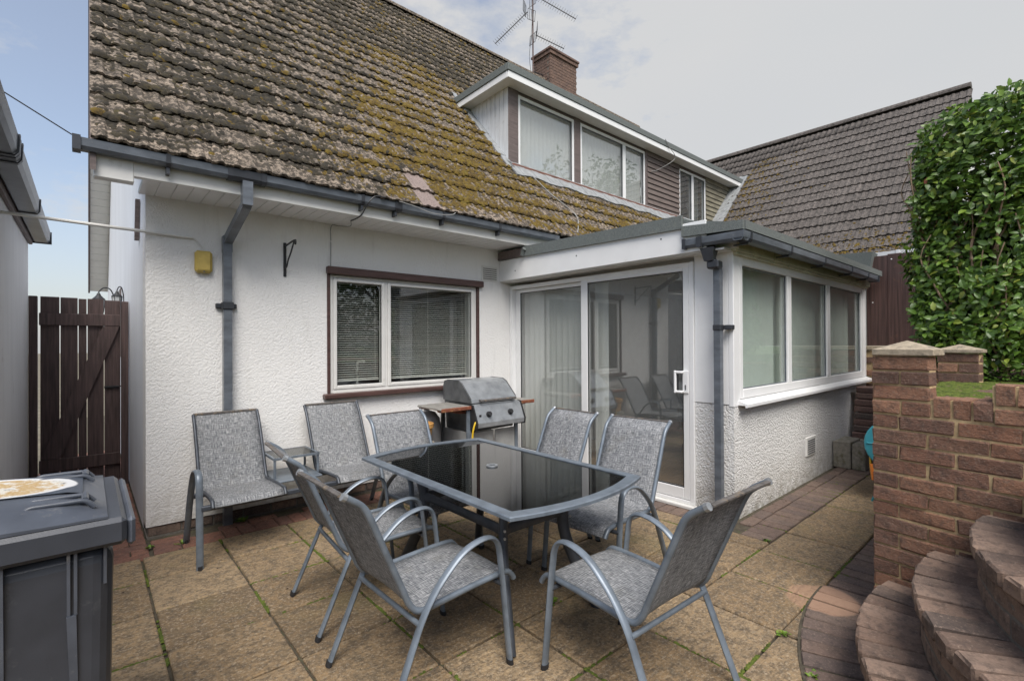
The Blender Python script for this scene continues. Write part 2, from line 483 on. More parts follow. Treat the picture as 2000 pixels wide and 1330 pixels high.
M['moss_dark'] = moss_mat('dark_dry_moss', [(0.34, (0.020, 0.017, 0.013)), (0.5, (0.040, 0.033, 0.022)), (0.62, (0.070, 0.055, 0.028)), (0.72, (0.10, 0.082, 0.025))])
M['moss_gold'] = moss_mat('golden_green_moss', [(0.34, (0.040, 0.028, 0.012)), (0.45, (0.095, 0.060, 0.012)), (0.56, (0.165, 0.108, 0.012)), (0.70, (0.115, 0.105, 0.014))])
M['moss_green'] = moss_mat('green_joint_moss', [(0.3, (0.045, 0.065, 0.012)), (0.5, (0.10, 0.135, 0.016)), (0.7, (0.18, 0.215, 0.03))], 12)
M['grass'] = moss_mat('garden_lawn_grass', [(0.3, (0.045, 0.085, 0.016)), (0.6, (0.075, 0.125, 0.022)), (0.75, (0.11, 0.15, 0.04))], 2.0)


def leaf_mat(name, stops, rough=0.40):
    m, nt, b = new_mat(name)
    p = pos(nt)
    wn_ = N(nt, 'ShaderNodeTexWhiteNoise')
    vc = N(nt, 'ShaderNodeVertexColor', layer_name='tone')
    sep = N(nt, 'ShaderNodeSeparateColor')
    L(nt, vc.outputs[0], sep.inputs[0])
    L(nt, ramp(nt, sep.outputs[0], stops), b.inputs['Base Color'])
    nt.nodes.remove(wn_)
    b.inputs['Roughness'].default_value = rough
    b.inputs['Specular IOR Level'].default_value = 0.5
    b.inputs['Subsurface Weight'].default_value = 0.0
    # thin leaves let some light through
    tr = N(nt, 'ShaderNodeBsdfTranslucent')
    L(nt, ramp(nt, sep.outputs[0], stops), tr.inputs[0])
    mx = N(nt, 'ShaderNodeMixShader')
    mx.inputs[0].default_value = 0.22
    out = nt.nodes['Material Output']
    L(nt, b.outputs[0], mx.inputs[1])
    L(nt, tr.outputs[0], mx.inputs[2])
    L(nt, mx.outputs[0], out.inputs[0])
    return m


M['leaf'] = leaf_mat('glossy_hedge_leaf', [(0.0, (0.040, 0.085, 0.014)), (0.45, (0.090, 0.172, 0.024)), (0.8, (0.165, 0.265, 0.036)), (0.95, (0.27, 0.31, 0.05)), (1.0, (0.30, 0.09, 0.05))])
M['leaf_tree'] = leaf_mat('garden_tree_leaf', [(0.0, (0.03, 0.055, 0.015)), (0.6, (0.06, 0.10, 0.025)), (1.0, (0.10, 0.15, 0.035))], 0.5)


def sticker_mat():
    m, nt, b = new_mat('faded_lid_sticker')
    o = objco(nt)
    s = N(nt, 'ShaderNodeSeparateXYZ')
    L(nt, o, s.inputs[0])
    n = noise(nt, o, 22.0, 6, 0.7)
    c = ramp(nt, n, [(0.3, (0.60, 0.50, 0.33)), (0.47, (0.42, 0.27, 0.10)), (0.56, (0.66, 0.64, 0.58)), (0.7, (0.09, 0.085, 0.09))])
    rx = math_node(nt, 'MULTIPLY', s.outputs['X'], 5.0)
    ry = math_node(nt, 'MULTIPLY', s.outputs['Y'], 7.6)
    rr = math_node(nt, 'SQRT', math_node(nt, 'ADD', math_node(nt, 'MULTIPLY', rx, rx), math_node(nt, 'MULTIPLY', ry, ry)))
    c = mix(nt, ramp(nt, rr, [(0.84, 0.0), (0.88, 1.0)]), c, (0.62, 0.62, 0.62))
    c = mix(nt, ramp(nt, rr, [(0.97, 0.0), (1.02, 1.0)]), c, (0.055, 0.065, 0.085))
    L(nt, c, b.inputs['Base Color'])
    b.inputs['Roughness'].default_value = 0.4
    return m


M['sticker'] = sticker_mat()


# ================================================================ mesh helpers
class MB:
    """Collects shapes into one mesh."""

    def __init__(self):
        self.v, self.f, self.uv, self.tone = [], [], None, None

    def add(self, vs, fs):
        o = len(self.v)
        self.v += [tuple(p) for p in vs]
        self.f += [tuple(i + o for i in f) for f in fs]
        return self

    def box(self, x0, x1, y0, y1, z0, z1):
        return self.add([(x0, y0, z0), (x1, y0, z0), (x1, y1, z0), (x0, y1, z0),
                         (x0, y0, z1), (x1, y0, z1), (x1, y1, z1), (x0, y1, z1)],
                        [(0, 3, 2, 1), (4, 5, 6, 7), (0, 1, 5, 4), (1, 2, 6, 5), (2, 3, 7, 6), (3, 0, 4, 7)])

    def cbox(self, x0, x1, y0, y1, z0, z1, c=0.004):
        """box with chamfered edges"""
        vs, fs = chamfer(x1 - x0, y1 - y0, z1 - z0, c)
        cx, cy, cz = (x0 + x1) / 2, (y0 + y1) / 2, (z0 + z1) / 2
        return self.add([(a + cx, b + cy, d + cz) for a, b, d in vs], fs)

    def hexa(self, p8):
        """eight corners: bottom ring of 4 (ccw from above) then top ring of 4"""
        return self.add(p8, [(0, 3, 2, 1), (4, 5, 6, 7), (0, 1, 5, 4), (1, 2, 6, 5), (2, 3, 7, 6), (3, 0, 4, 7)])

    def prism(self, poly, axis, a, b):
        """extrude a 2-D polygon along an axis ('x','y','z') from a to b"""
        n = len(poly)

        def put(p, t):
            if axis == 'x':
                return (t, p[0], p[1])
            if axis == 'y':
                return (p[0], t, p[1])
            return (p[0], p[1], t)
        vs = [put(p, a) for p in poly] + [put(p, b) for p in poly]
        fs = [tuple(range(n))[::-1], tuple(range(n, 2 * n))]
        fs += [(i, (i + 1) % n, n + (i + 1) % n, n + i) for i in range(n)]
        return self.add(vs, fs)

    def tube(self, path, r, seg=8, r2=None, up=(0, 0, 1), caps=True, closed=False):
        """sweep an ellipse (r along the side vector, r2 along the other) on a path"""
        pts = [Vector(p) for p in path]
        n = len(pts)
        r2 = r if r2 is None else r2
        vs, fs = [], []
        up = Vector(up)
        for i, p in enumerate(pts):
            if closed:
                t = pts[(i + 1) % n] - pts[i - 1]
            else:
                t = pts[min(i + 1, n - 1)] - pts[max(i - 1, 0)]
            t.normalize()
            s = t.cross(up)
            if s.length < 1e-4:
                s = t.cross(Vector((1, 0, 0)))
            s.normalize()
            w = s.cross(t)
            ra = r[i] if isinstance(r, (list, tuple)) else r
            rb = r2[i] if isinstance(r2, (list, tuple)) else r2
            for k in range(seg):
                a = 2 * math.pi * (k + 0.5) / seg
                vs.append(p + s * (ra * math.cos(a)) + w * (rb * math.sin(a)))
        m = n if closed else n - 1
        for i in range(m):
            for k in range(seg):
                a, b = i * seg + k, i * seg + (k + 1) % seg
                c, d = ((i + 1) % n) * seg + (k + 1) % seg, ((i + 1) % n) * seg + k
                fs.append((a, b, c, d))
        if caps and not closed:
            fs.append(tuple(range(seg))[::-1])
            fs.append(tuple(range((n - 1) * seg, n * seg)))
        return self.add(vs, fs)

    def lathe(self, prof, center, seg=20, axis='z'):
        """profile [(r, h)] turned about an axis through center"""
        vs, fs = [], []
        for r, h in prof:
            for k in range(seg):
                a = 2 * math.pi * k / seg
                c, s = r * math.cos(a), r * math.sin(a)
                p = {'z': (c, s, h), 'y': (c, h, s), 'x': (h, c, s)}[axis]
                vs.append((p[0] + center[0], p[1] + center[1], p[2] + center[2]))
        for i in range(len(prof) - 1):
            for k in range(seg):
                fs.append((i * seg + k, i * seg + (k + 1) % seg, (i + 1) * seg + (k + 1) % seg, (i + 1) * seg + k))
        fs.append(tuple(range(seg))[::-1])
        fs.append(tuple(range((len(prof) - 1) * seg, len(prof) * seg)))
        return self.add(vs, fs)

    def mesh(self, name, base=(0, 0, 0), smooth=False):
        me = bpy.data.meshes.new(name)
        b = base
        me.from_pydata([(p[0] - b[0], p[1] - b[1], p[2] - b[2]) for p in self.v], [], self.f)
        if smooth:
            me.shade_smooth()
            if smooth is not True:
                try:
                    me.set_sharp_from_angle(angle=R(smooth))
                except Exception:
                    pass
        me.update()
        return me

    def build(self, name, mat, parent=None, base=None, smooth=False):
        if base is None:
            base = BASE.get(root_of(parent).name, (0, 0, 0)) if parent else (0, 0, 0)
        me = self.mesh(name, base, smooth)
        return link(name, me, mat, parent)


BASE = {}


def root_of(o):
    while o.parent:
        o = o.parent
    return o


def link(name, me, mat, parent=None, loc=None, rot=None, scl=None):
    o = bpy.data.objects.new(name, me)
    if mat is not None and me is not None and len(me.materials) == 0:
        me.materials.append(M[mat] if isinstance(mat, str) else mat)
    col.objects.link(o)
    if parent:
        o.parent = parent
    if loc is not None:
        o.location = loc
    if rot is not None:
        o.rotation_euler = rot
    if scl is not None:
        o.scale = scl
    return o


def tag(o, label, cat, group=None):
    o['label'] = label
    o['category'] = cat
    if group:
        o['group'] = group
    return o


def thing(name, label, cat, base=(0, 0, 0), rotz=0.0, group=None):
    o = bpy.data.objects.new(name, None)
    o.empty_display_size = 0.1
    col.objects.link(o)
    o.location = base
    o.rotation_euler = (0, 0, rotz)
    if rotz == 0:
        BASE[o.name] = tuple(base)
    return tag(o, label, cat, group)


def struct(o):
    o['kind'] = 'structure'
    return o


def stuff(o):
    o['kind'] = 'stuff'
    return o


def chamfer(sx, sy, sz, c):
    """all-edge chamfered box about the origin (24 verts, 44 triangles)"""
    hx, hy, hz = sx / 2, sy / 2, sz / 2
    vs, idx = [], {}
    for X in (-1, 1):
        for Y in (-1, 1):
            for Z in (-1, 1):
                for a in range(3):
                    p = [X * (hx - c), Y * (hy - c), Z * (hz - c)]
                    p[a] = (X * hx, Y * hy, Z * hz)[a]
                    idx[(X, Y, Z, a)] = len(vs)
                    vs.append(tuple(p))
    g = lambda X, Y, Z, a: idx[(X, Y, Z, a)]
    fs = []
    for s in (-1, 1):
        q = [g(s, -1, -1, 0), g(s, 1, -1, 0), g(s, 1, 1, 0), g(s, -1, 1, 0)]
        fs.append(tuple(q if s > 0 else q[::-1]))
        q = [g(-1, s, -1, 1), g(-1, s, 1, 1), g(1, s, 1, 1), g(1, s, -1, 1)]
        fs.append(tuple(q if s > 0 else q[::-1]))
        q = [g(-1, -1, s, 2), g(1, -1, s, 2), g(1, 1, s, 2), g(-1, 1, s, 2)]
        fs.append(tuple(q if s > 0 else q[::-1]))
    for a in (-1, 1):
        for b in (-1, 1):
            for (q, flip) in (([g(a, b, -1, 0), g(a, b, -1, 1), g(a, b, 1, 1), g(a, b, 1, 0)], a * b < 0),
                              ([g(a, -1, b, 0), g(a, 1, b, 0), g(a, 1, b, 2), g(a, -1, b, 2)], a * b < 0),
                              ([g(-1, a, b, 1), g(-1, a, b, 2), g(1, a, b, 2), g(1, a, b, 1)], a * b < 0)):
                fs.append(tuple(q[::-1] if flip else q))
    for X in (-1, 1):
        for Y in (-1, 1):
            for Z in (-1, 1):
                q = [g(X, Y, Z, 0), g(X, Y, Z, 1), g(X, Y, Z, 2)]
                fs.append(tuple(q if X * Y * Z > 0 else q[::-1]))
    return vs, fs


def worn_box(name, sx, sy, sz, c, wob, seed, mat):
    """a chamfered block with uneven corners, origin at its centre"""
    r = random.Random(seed)
    vs, fs = chamfer(sx, sy, sz, c)
    vs = [(x + r.uniform(-wob, wob), y + r.uniform(-wob, wob), z + r.uniform(-wob, wob)) for x, y, z in vs]
    me = bpy.data.meshes.new(name)
    me.from_pydata(vs, [], fs)
    me.materials.append(M[mat])
    me.update()
    return me


def smooth_path(pts, n=6):
    """Catmull-Rom through the points"""
    P = [Vector(p) for p in pts]
    out = []
    for i in range(len(P) - 1):
        p0, p1, p2, p3 = P[max(i - 1, 0)], P[i], P[i + 1], P[min(i + 2, len(P) - 1)]
        for k in range(n):
            t = k / n
            out.append(0.5 * ((2 * p1) + (p2 - p0) * t + (2 * p0 - 5 * p1 + 4 * p2 - p3) * t * t + (3 * p1 - p0 - 3 * p2 + p3) * t ** 3))
    out.append(P[-1])
    return out


def fillet(pts, rad, n=5):
    """polyline with rounded corners; rad is a number or one per inner point"""
    P = [Vector(p) for p in pts]
    out = [P[0]]
    for i in range(1, len(P) - 1):
        r = rad[i - 1] if isinstance(rad, (list, tuple)) else rad
        a, b = (P[i - 1] - P[i]), (P[i + 1] - P[i])
        d = min(r, a.length * 0.49, b.length * 0.49)
        s, e = P[i] + a.normalized() * d, P[i] + b.normalized() * d
        for k in range(n + 1):
            t = k / n
            out.append((1 - t) ** 2 * s + 2 * t * (1 - t) * P[i] + t * t * e)
    out.append(P[-1])
    return out


def value_noise(x, y, seed, scale):
    """smooth 0..1 noise for arrays"""
    g = np.random.default_rng(seed).random((64, 64))
    x, y = x * scale, y * scale
    xi, yi = np.floor(x).astype(int), np.floor(y).astype(int)
    fx, fy = x - xi, y - yi
    fx, fy = fx * fx * (3 - 2 * fx), fy * fy * (3 - 2 * fy)
    a, b = g[xi % 64, yi % 64], g[(xi + 1) % 64, yi % 64]
    c, d = g[xi % 64, (yi + 1) % 64], g[(xi + 1) % 64, (yi + 1) % 64]
    return (a * (1 - fx) + b * fx) * (1 - fy) + (c * (1 - fx) + d * fx) * fy


def scatter_mesh(name, verts, faces, mats4, mat, parent=None, smooth=True, tones=None, base=None):
    """many copies of one small shape joined into one mesh; mats4: list of (3x3, translation)"""
    V = np.asarray(verts, float)
    nv = len(V)
    A = np.array([m for m, _ in mats4])
    T = np.array([t for _, t in mats4])
    if base is not None:
        T = T - np.array(base)
    P = np.einsum('nij,vj->nvi', A, V) + T[:, None, :]
    n = len(T)
    loops = np.array([i for f in faces for i in f])
    sizes = np.array([len(f) for f in faces])
    allloops = (loops[None, :] + (np.arange(n) * nv)[:, None]).ravel()
    allsizes = np.tile(sizes, n)
    me = bpy.data.meshes.new(name)
    me.vertices.add(n * nv)
    me.vertices.foreach_set('co', P.ravel())
    me.loops.add(len(allloops))
    me.loops.foreach_set('vertex_index', allloops.astype(np.int32))
    me.polygons.add(len(allsizes))
    st = np.concatenate(([0], np.cumsum(allsizes)[:-1]))
    me.polygons.foreach_set('loop_start', st.astype(np.int32))
    me.polygons.foreach_set('loop_total', allsizes.astype(np.int32))
    if smooth:
        me.polygons.foreach_set('use_smooth', np.ones(len(allsizes), bool))
    if tones is not None:
        at = me.color_attributes.new('tone', 'FLOAT_COLOR', 'POINT')
        c = np.repeat(np.asarray(tones, float), nv)
        at.data.foreach_set('color', np.stack([c, c, c, np.ones_like(c)], 1).ravel())
    me.update(calc_edges=True)
    me.materials.append(M[mat])
    return link(name, me, None, parent)


def clump_shape():
    """a low lumpy dome of eighteen triangles"""
    vs = [(0, 0, 0.62)]
    for k in range(6):
        a = math.pi * 2 * k / 6
        vs.append((0.62 * math.cos(a), 0.62 * math.sin(a), 0.42))
    for k in range(6):
        a = math.pi * 2 * (k + 0.5) / 6
        vs.append((math.cos(a), math.sin(a), -0.10))
    fs = [(0, 1 + k, 1 + (k + 1) % 6) for k in range(6)]
    for k in range(6):
        fs.append((1 + k, 7 + k, 1 + (k + 1) % 6))
        fs.append((1 + (k + 1) % 6, 7 + k, 7 + (k + 1) % 6))
    return vs, fs


CLV, CLF = clump_shape()


def leaf_shape(l=1.0, w=0.45, fold=0.10):
    """a pointed leaf folded along its midrib, tip bending down"""
    vs = [(0, 0, 0), (0.30 * l, 0.42 * w, fold), (0.30 * l, -0.42 * w, fold), (0.35 * l, 0, 0.02), (0.68 * l, 0.38 * w, fold * 0.6),
          (0.68 * l, -0.38 * w, fold * 0.6), (0.72 * l, 0, -0.02), (1.0 * l, 0, -0.12)]
    fs = [(0, 3, 1), (0, 2, 3), (3, 6, 4, 1), (3, 2, 5, 6), (6, 7, 4), (6, 5, 7)]
    return vs, fs


def rot_to(xdir, zhint):
    """3x3 with local x along xdir and z near zhint"""
    x = np.array(xdir, float)
    x /= np.linalg.norm(x)
    z = np.array(zhint, float)
    z -= x * (z @ x)
    z /= np.linalg.norm(z)
    y = np.cross(z, x)
    return np.stack([x, y, z], 1)


# ================================================================ ground, patio, garden level
g = MB().box(-120, 120, -120, 120, -0.30, -0.05).build('ground', 'ground')
struct(g)

bed = MB()
bed.box(-2.6, 7.75, -7.5, -0.0, -0.045, -0.017)
bed.box(-0.75, 0.0, 0.0, 8.6, -0.045, -0.017)
patio = struct(bed.build('patio', 'soil'))

slab_me = [worn_box('slab', 0.4575, 0.4575, 0.04, 0.006, 0.0016, 50 + k, 'slab') for k in range(5)]


def slab(x0, x1, y0, y1):
    j = 0.0070
    w, d = x1 - x0 - 2 * j, y1 - y0 - 2 * j
    if w < 0.04 or d < 0.04:
        return
    link('slab', random.choice(slab_me), None, patio, ((x0 + x1) / 2, (y0 + y1) / 2, -0.020 + random.uniform(-0.0025, 0.0025)),
         (random.uniform(-0.004, 0.004), random.uniform(-0.004, 0.004), random.choice((0, math.pi)) + random.uniform(-0.003, 0.003)),
         (w / 0.4575, d / 0.4575, 1))


GX = [-0.053 + 0.4655 * k for k in range(-5, 18)]
GY = [-0.402, -0.826, -1.285, -1.750, -2.215, -2.680, -3.145, -3.610, -4.08, -4.545, -5.01, -5.475, -5.94]
ARC = Vector((2.9, -5.7))
joints = []
for i in range(len(GX) - 1):
    for j in range(len(GY) - 1):
        x0, x1, y1, y0 = GX[i], GX[i + 1], GY[j], GY[j + 1]
        if y0 > -3.2 and x0 > 3.1:
            if y0 < -3.0:
                continue
            if x0 > 3.3:
                continue
            x1 = 3.385
        if y1 < -3.5:
            if x0 > 2.2:
                continue
            far = max((Vector((a, b)) - ARC).length for a in (x0, x1) for b in (y0, y1))
            if far < 2.06:
                continue
        if x0 > 7.3:
            x1 = 7.70
        slab(x0, x1, y0, y1)
        joints.append(((x0, y0), (x1, y0)))
        joints.append(((x0, y0), (x0, y1)))
slab(2.275, 2.7, -3.80, -3.61)
# the slab beside the porch corner, cut to the brick edging
slab(GX[12], 3.385, -3.145, -2.68) if GX[12] > 3.0 else None

paver_me = [worn_box('paver', 0.100, 0.210, 0.05, 0.005, 0.0018, 80 + k, 'paver') for k in range(4)]
red_me = [worn_box('edging_brick', 0.100, 0.210, 0.05, 0.005, 0.002, 90 + k, 'red_paver') for k in range(4)]


def paver(x, y, rot, me=paver_me, sx=1.0, sy=1.0, z=0.0, name='paver'):
    link(name, random.choice(me), None, patio, (x, y, -0.025 + z + random.uniform(-0.003, 0.003)),
         (random.uniform(-0.008, 0.008), random.uniform(-0.008, 0.008), rot + random.uniform(-0.008, 0.008)), (sx, sy, 1))


# along the kitchen wall: headers, then a broken row against the plinth
x = 0.02
while x < 3.38:
    w = random.choice((1.0, 1.0, 1.0, 1.6))
    paver(x + 0.05 * w, -0.292, 0, red_me, w * 0.98, 0.96, name='edging_brick')
    x += 0.105 * w
x = 0.02
while x < 3.38:
    if random.random() < 0.88:
        paver(x + 0.105, -0.125, math.pi / 2, red_me, 1.05, 0.98, -0.006, name='edging_brick')
    x += 0.216
# along the sliding door
y = -0.45
while y > -2.74:
    paver(3.495, y, math.pi / 2, paver_me, 1, 0.95)
    y -= 0.106
# along the porch side wall: a header row and a stretcher row
x = 3.44
while x < 7.6:
    paver(x, -3.035, 0, paver_me, 1, 0.98)
    joints.append(((x + 0.052, -3.14), (x + 0.052, -2.93)))
    x += 0.106
x = 3.72
while x < 7.6:
    paver(x, -2.872, math.pi / 2, paver_me, 0.98, 1)
    x += 0.216
# strip below the garden wall, then the ring round the steps
x = 2.95
while x < 7.6:
    paver(x, -3.728, 0, paver_me, 1, 1.05)
    joints.append(((x + 0.052, -3.84), (x + 0.052, -3.62)))
    x += 0.106
th = R(90)
ringbed = MB()
rb0, rb1 = [], []
for k in range(41):
    a = R(89 + 115 * k / 40)
    rb0.append((ARC.x + 1.80 * math.cos(a), ARC.y + 1.80 * math.sin(a)))
    rb1.append((ARC.x + 2.105 * math.cos(a), ARC.y + 2.105 * math.sin(a)))
for k in range(40):
    ringbed.add([(*rb0[k], 0.0035), (*rb1[k], 0.0035), (*rb1[k + 1], 0.0035), (*rb0[k + 1], 0.0035)], [(0, 1, 2, 3)])
ringbed.build('joint_bed', 'soil', patio)
while th < R(203):
    cx, cy = ARC.x + 1.968 * math.cos(th), ARC.y + 1.968 * math.sin(th)
    paver(cx, cy, th - math.pi / 2, paver_me, 0.98, 1.18, 0.011)
    t2 = th + 0.0545 / 2
    joints.append(((ARC.x + 1.86 * math.cos(t2), ARC.y + 1.86 * math.sin(t2)), (ARC.x + 2.09 * math.cos(t2), ARC.y + 2.09 * math.sin(t2))))
    th += 0.0545
for k in range(40):
    joints.append((rb1[k], rb1[k + 1]))
    joints.append((rb1[k], rb1[k + 1]))
# brick path in the side passage
row = 0
y = -0.37
while y < 4.2:
    x = -0.75 + (0.0 if row % 2 else -0.11)
    while x < -0.02:
        a, b = max(x, -0.75), min(x + 0.212, -0.005)
        if b - a > 0.03:
            paver((a + b) / 2, y, math.pi / 2, red_me, 1, (b - a) / 0.214, name='edging_brick')
        x += 0.216
    y += 0.107
    row += 1
# left of the house corner the edging turns the corner
for k in range(10):
    paver(-0.80 - 0.106 * k, -0.29, 0, red_me, name='edging_brick')

# moss in the joints
mats = []
for (a, b) in joints:
    ln = math.hypot(b[0] - a[0], b[1] - a[1])
    n = int(ln / 0.0065)
    for k in range(n):
        t = random.random()
        px, py = a[0] + (b[0] - a[0]) * t, a[1] + (b[1] - a[1]) * t
        if px > 7.4 or py < -4.6:
            continue
        q = 0.6 * value_noise(np.array([px + 9]), np.array([py + 9]), 3, 2.3)[0] + 0.4 * value_noise(np.array([px + 9]), np.array([py + 9]), 5, 9.0)[0]
        if q > 0.46 + 0.22 * random.random() - (0.07 if px > 1.9 and py < -2.9 else 0.0):
            s = random.uniform(0.006, 0.0125) * (1.35 if q > 0.68 else 1)
            A = np.diag([s, s, s * random.uniform(0.5, 1.0)])
            c, sn = math.cos(t * 40), math.sin(t * 40)
            mats.append((np.array([[c, -sn, 0], [sn, c, 0], [0, 0, 1]]) @ A, (px + random.gauss(0, 0.0035), py + random.gauss(0, 0.0035), -0.007)))
stuff(scatter_mesh('joint_moss', CLV, CLF, mats, 'moss_green', patio))

# leaf litter and crumbs of moss fallen from the roof
mats = []
LV, LF = leaf_shape(1, 0.6, 0.15)
for k in range(230):
    if k < 150:
        px, py = random.uniform(0.4, 3.4), -abs(random.gauss(0, 0.16)) - 0.04
    elif k < 195:
        px, py = random.uniform(3.7, 6.3), -2.80 - abs(random.gauss(0, 0.14))
    else:
        px, py = random.uniform(-0.2, 3.3), random.uniform(-3.4, -0.4)
    s = random.uniform(0.008, 0.020)
    a = random.uniform(0, 6.3)
    mats.append((rot_to((math.cos(a), math.sin(a), random.uniform(-0.2, 0.3)), (random.uniform(-.3, .3), random.uniform(-.3, .3), 1)) * s, (px, py, 0.004)))
M['litter'] = simple('dark_leaf_litter', (0.05, 0.032, 0.02), 0.9, var=0.5, scale=40)
stuff(scatter_mesh('leaf_litter', LV, LF, mats, 'litter', patio, False))

# small weeds rooted in the joints
for (px, py, n, s) in ((0.62, -0.10, 26, 0.05), (0.0, -0.24, 10, 0.035), (0.18, -0.30, 8, 0.03), (1.62, -2.66, 16, 0.035), (2.25, -3.63, 16, 0.03), (3.38, -3.12, 12, 0.035), (2.02, -3.83, 12, 0.03)):
    mats, tones = [], []
    for k in range(n):
        a = random.uniform(0, 6.3)
        e = random.uniform(0.3, 1.2)
        mats.append((rot_to((math.cos(a), math.sin(a), e), (0, 0, 1)) * s * random.uniform(0.6, 1.1), (px + random.gauss(0, 0.012), py + random.gauss(0, 0.012), 0.0)))
        tones.append(random.uniform(0.5, 0.9))
    stuff(scatter_mesh('joint_weed', LV, LF, mats, 'leaf', patio, False, tones))

# raised planting bed right of the steps, lawn behind the viewer
_w0 = Vector((2.784, -3.884))
_dv = Vector((-math.sin(R(10)), -math.cos(R(10))))
_in = Vector((math.cos(R(10)), -math.sin(R(10))))
pa = _w0 + _in * 0.11 + _dv * 0.02
pb = pa + _dv * 2.6
struct(MB().prism([(pa.x, pa.y), (pb.x, pb.y), (7.72, pb.y), (7.72, pa.y)], 'z', -0.02, 1.125).build('planting_bed', 'brick'))
struct(MB().prism([(-30, -60), (40, -60), (40, -6.42), (-30, -6.42)], 'z', -0.04, 1.10).build('lawn', 'grass'))

# ---------------------------------------------------------------- garden wall with pier
CRS = 0.0853
brick_me = [worn_box('brick', 0.2425, 0.10, 0.0745, 0.006, 0.0042, 120 + k, 'brick') for k in range(8)]
gw = thing('garden_wall', 'rustic brown brick garden wall ending in a capped pier beside the steps', 'wall', (2.784, -3.884, 0.171), R(-100))
gw.scale = (0.882, 0.882, 0.882)


def lay(parent, s0, s1, k, depth0=0.0, z=None, h=None):
    """one brick from s0 to s1 in course k"""
    w = s1 - s0 - 0.0105
    hh = (CRS - 0.0105) if h is None else h
    zz = k * CRS + CRS / 2 if z is None else z
    link('brick', random.choice(brick_me), None, parent, ((s0 + s1) / 2, depth0 + 0.05 + random.uniform(-0.004, 0.003), zz),
         (random.uniform(-.006, .006), random.uniform(-.006, .006) + random.choice((0, math.pi)), random.uniform(-.006, .006)), (w / 0.2425, 1, hh / 0.0745))


LEN = 2.5
PIT = 0.2545
core = MB()
core.box(0.006, 0.277, 0.009, 0.096, -0.20, 16 * CRS - 0.004)
core.box(0.20, 0.533, 0.0095, 0.22, -0.20, 12 * CRS + 0.105)
core.box(0.53, LEN, 0.0100, 0.22, -0.20, 13 * CRS + 0.112)
core.build('mortar', 'mortar', gw, base=(0, 0, 0))
for k in range(-2, 16):
    top = 0.285 if k >= 13 else (0.535 if k >= 12 else LEN)
    if k >= 12:
        cuts = [0.0, 0.285] if k % 2 else [0.0, 0.142, 0.285]
        if k == 12:
            cuts = [0.0, 0.142, 0.285]
        for a, b in zip(cuts[:-1], cuts[1:]):
            lay(gw, a, b, k)
        if k == 12:
            s = 0.535
            for e in (0.66, 0.92, 1.17, 1.43, 1.68, 1.94, 2.19, LEN):
                lay(gw, s, e, k)
                s = e
        continue
    s = 0.0
    cut = 0.267 if k % 2 == 0 else 0.132
    while s < LEN - 0.03:
        e = min(cut, LEN)
        lay(gw, s, e, k)
        s, cut = e, cut + PIT
# bricks on edge along the top
for s0, s1, z0 in ((0.288, 0.535, 12 * CRS), (0.537, LEN, 13 * CRS)):
    n = int(round((s1 - s0) / 0.081))
    for q in range(n):
        a = s0 + (s1 - s0) * q / n
        b = s0 + (s1 - s0) * (q + 1) / n
        link('brick', random.choice(brick_me), None, gw, ((a + b) / 2, 0.108 + random.uniform(-.004, .004), z0 + 0.062 + random.uniform(-.003, .003)),
             (0, random.uniform(-.02, .02), random.uniform(-.015, .015)), ((b - a - 0.009) / 0.2425, 2.12, 0.112 / 0.0745))


def pier_cap(parent, s0, s1, d0, d1, z0, z1, z2, name='cap'):
    m = MB()
    cx, cy = (s0 + s1) / 2, (d0 + d1) / 2
    m.add([(s0 + .006, d0 + .006, z0), (s1 - .006, d0 + .006, z0), (s1 - .006, d1 - .006, z0), (s0 + .006, d1 - .006, z0), (s0, d0, z0 + .006), (s1, d0, z0 + .006), (s1, d1, z0 + .006), (s0, d1, z0 + .006),
           (s0, d0, z1), (s1, d0, z1), (s1, d1, z1), (s0, d1, z1), (cx, cy, z2)],
          [(3, 2, 1, 0), (0, 1, 5, 4), (1, 2, 6, 5), (2, 3, 7, 6), (3, 0, 4, 7), (4, 5, 9, 8), (5, 6, 10, 9), (6, 7, 11, 10), (7, 4, 8, 11), (8, 9, 12), (9, 10, 12), (10, 11, 12), (11, 8, 12)])
    return m.build(name, 'cap_stone', parent, base=(0, 0, 0))


pier_cap(gw, 0.012, 0.300, -0.014, 0.150, 16 * CRS, 16 * CRS + 0.036, 16 * CRS + 0.088)

p2 = thing('brick_pier', 'short brick pier with pyramid cap behind the garden wall, below the hedge', 'pier', (4.80, -3.88, 1.04), R(-100))
p2.scale = (0.92, 0.92, 0.92)
MB().box(0.008, 0.272, 0.026, 0.12, 0.0, 0.335).build('mortar', 'mortar', p2, base=(0, 0, 0))
for k in range(4):
    cuts = [0.0, 0.28] if k % 2 else [0.0, 0.14, 0.28]
    for a, b in zip(cuts[:-1], cuts[1:]):
        lay(p2, a, b, k, 0.012)
pier_cap(p2, -0.012, 0.292, -0.006, 0.145, 0.340, 0.368, 0.415)

# moss and grass on the bed behind the wall
mats = []
for k in range(1500):
    px, py = random.uniform(2.95, 5.2), random.uniform(-4.6, -3.92)
    if value_noise(np.array([px]), np.array([py + 9]), 8, 3.0)[0] < 0.32:
        continue
    s = random.uniform(0.010, 0.028)
    mats.append((np.diag([s, s, s * 0.6]), (px, py, 1.125)))
stuff(scatter_mesh('bed_moss', CLV, CLF, mats, 'moss_green'))
bpy.data.objects['bed_moss']['label'] = 'bright green moss covering the bed behind the garden wall'
bpy.data.objects['bed_moss']['category'] = 'moss'

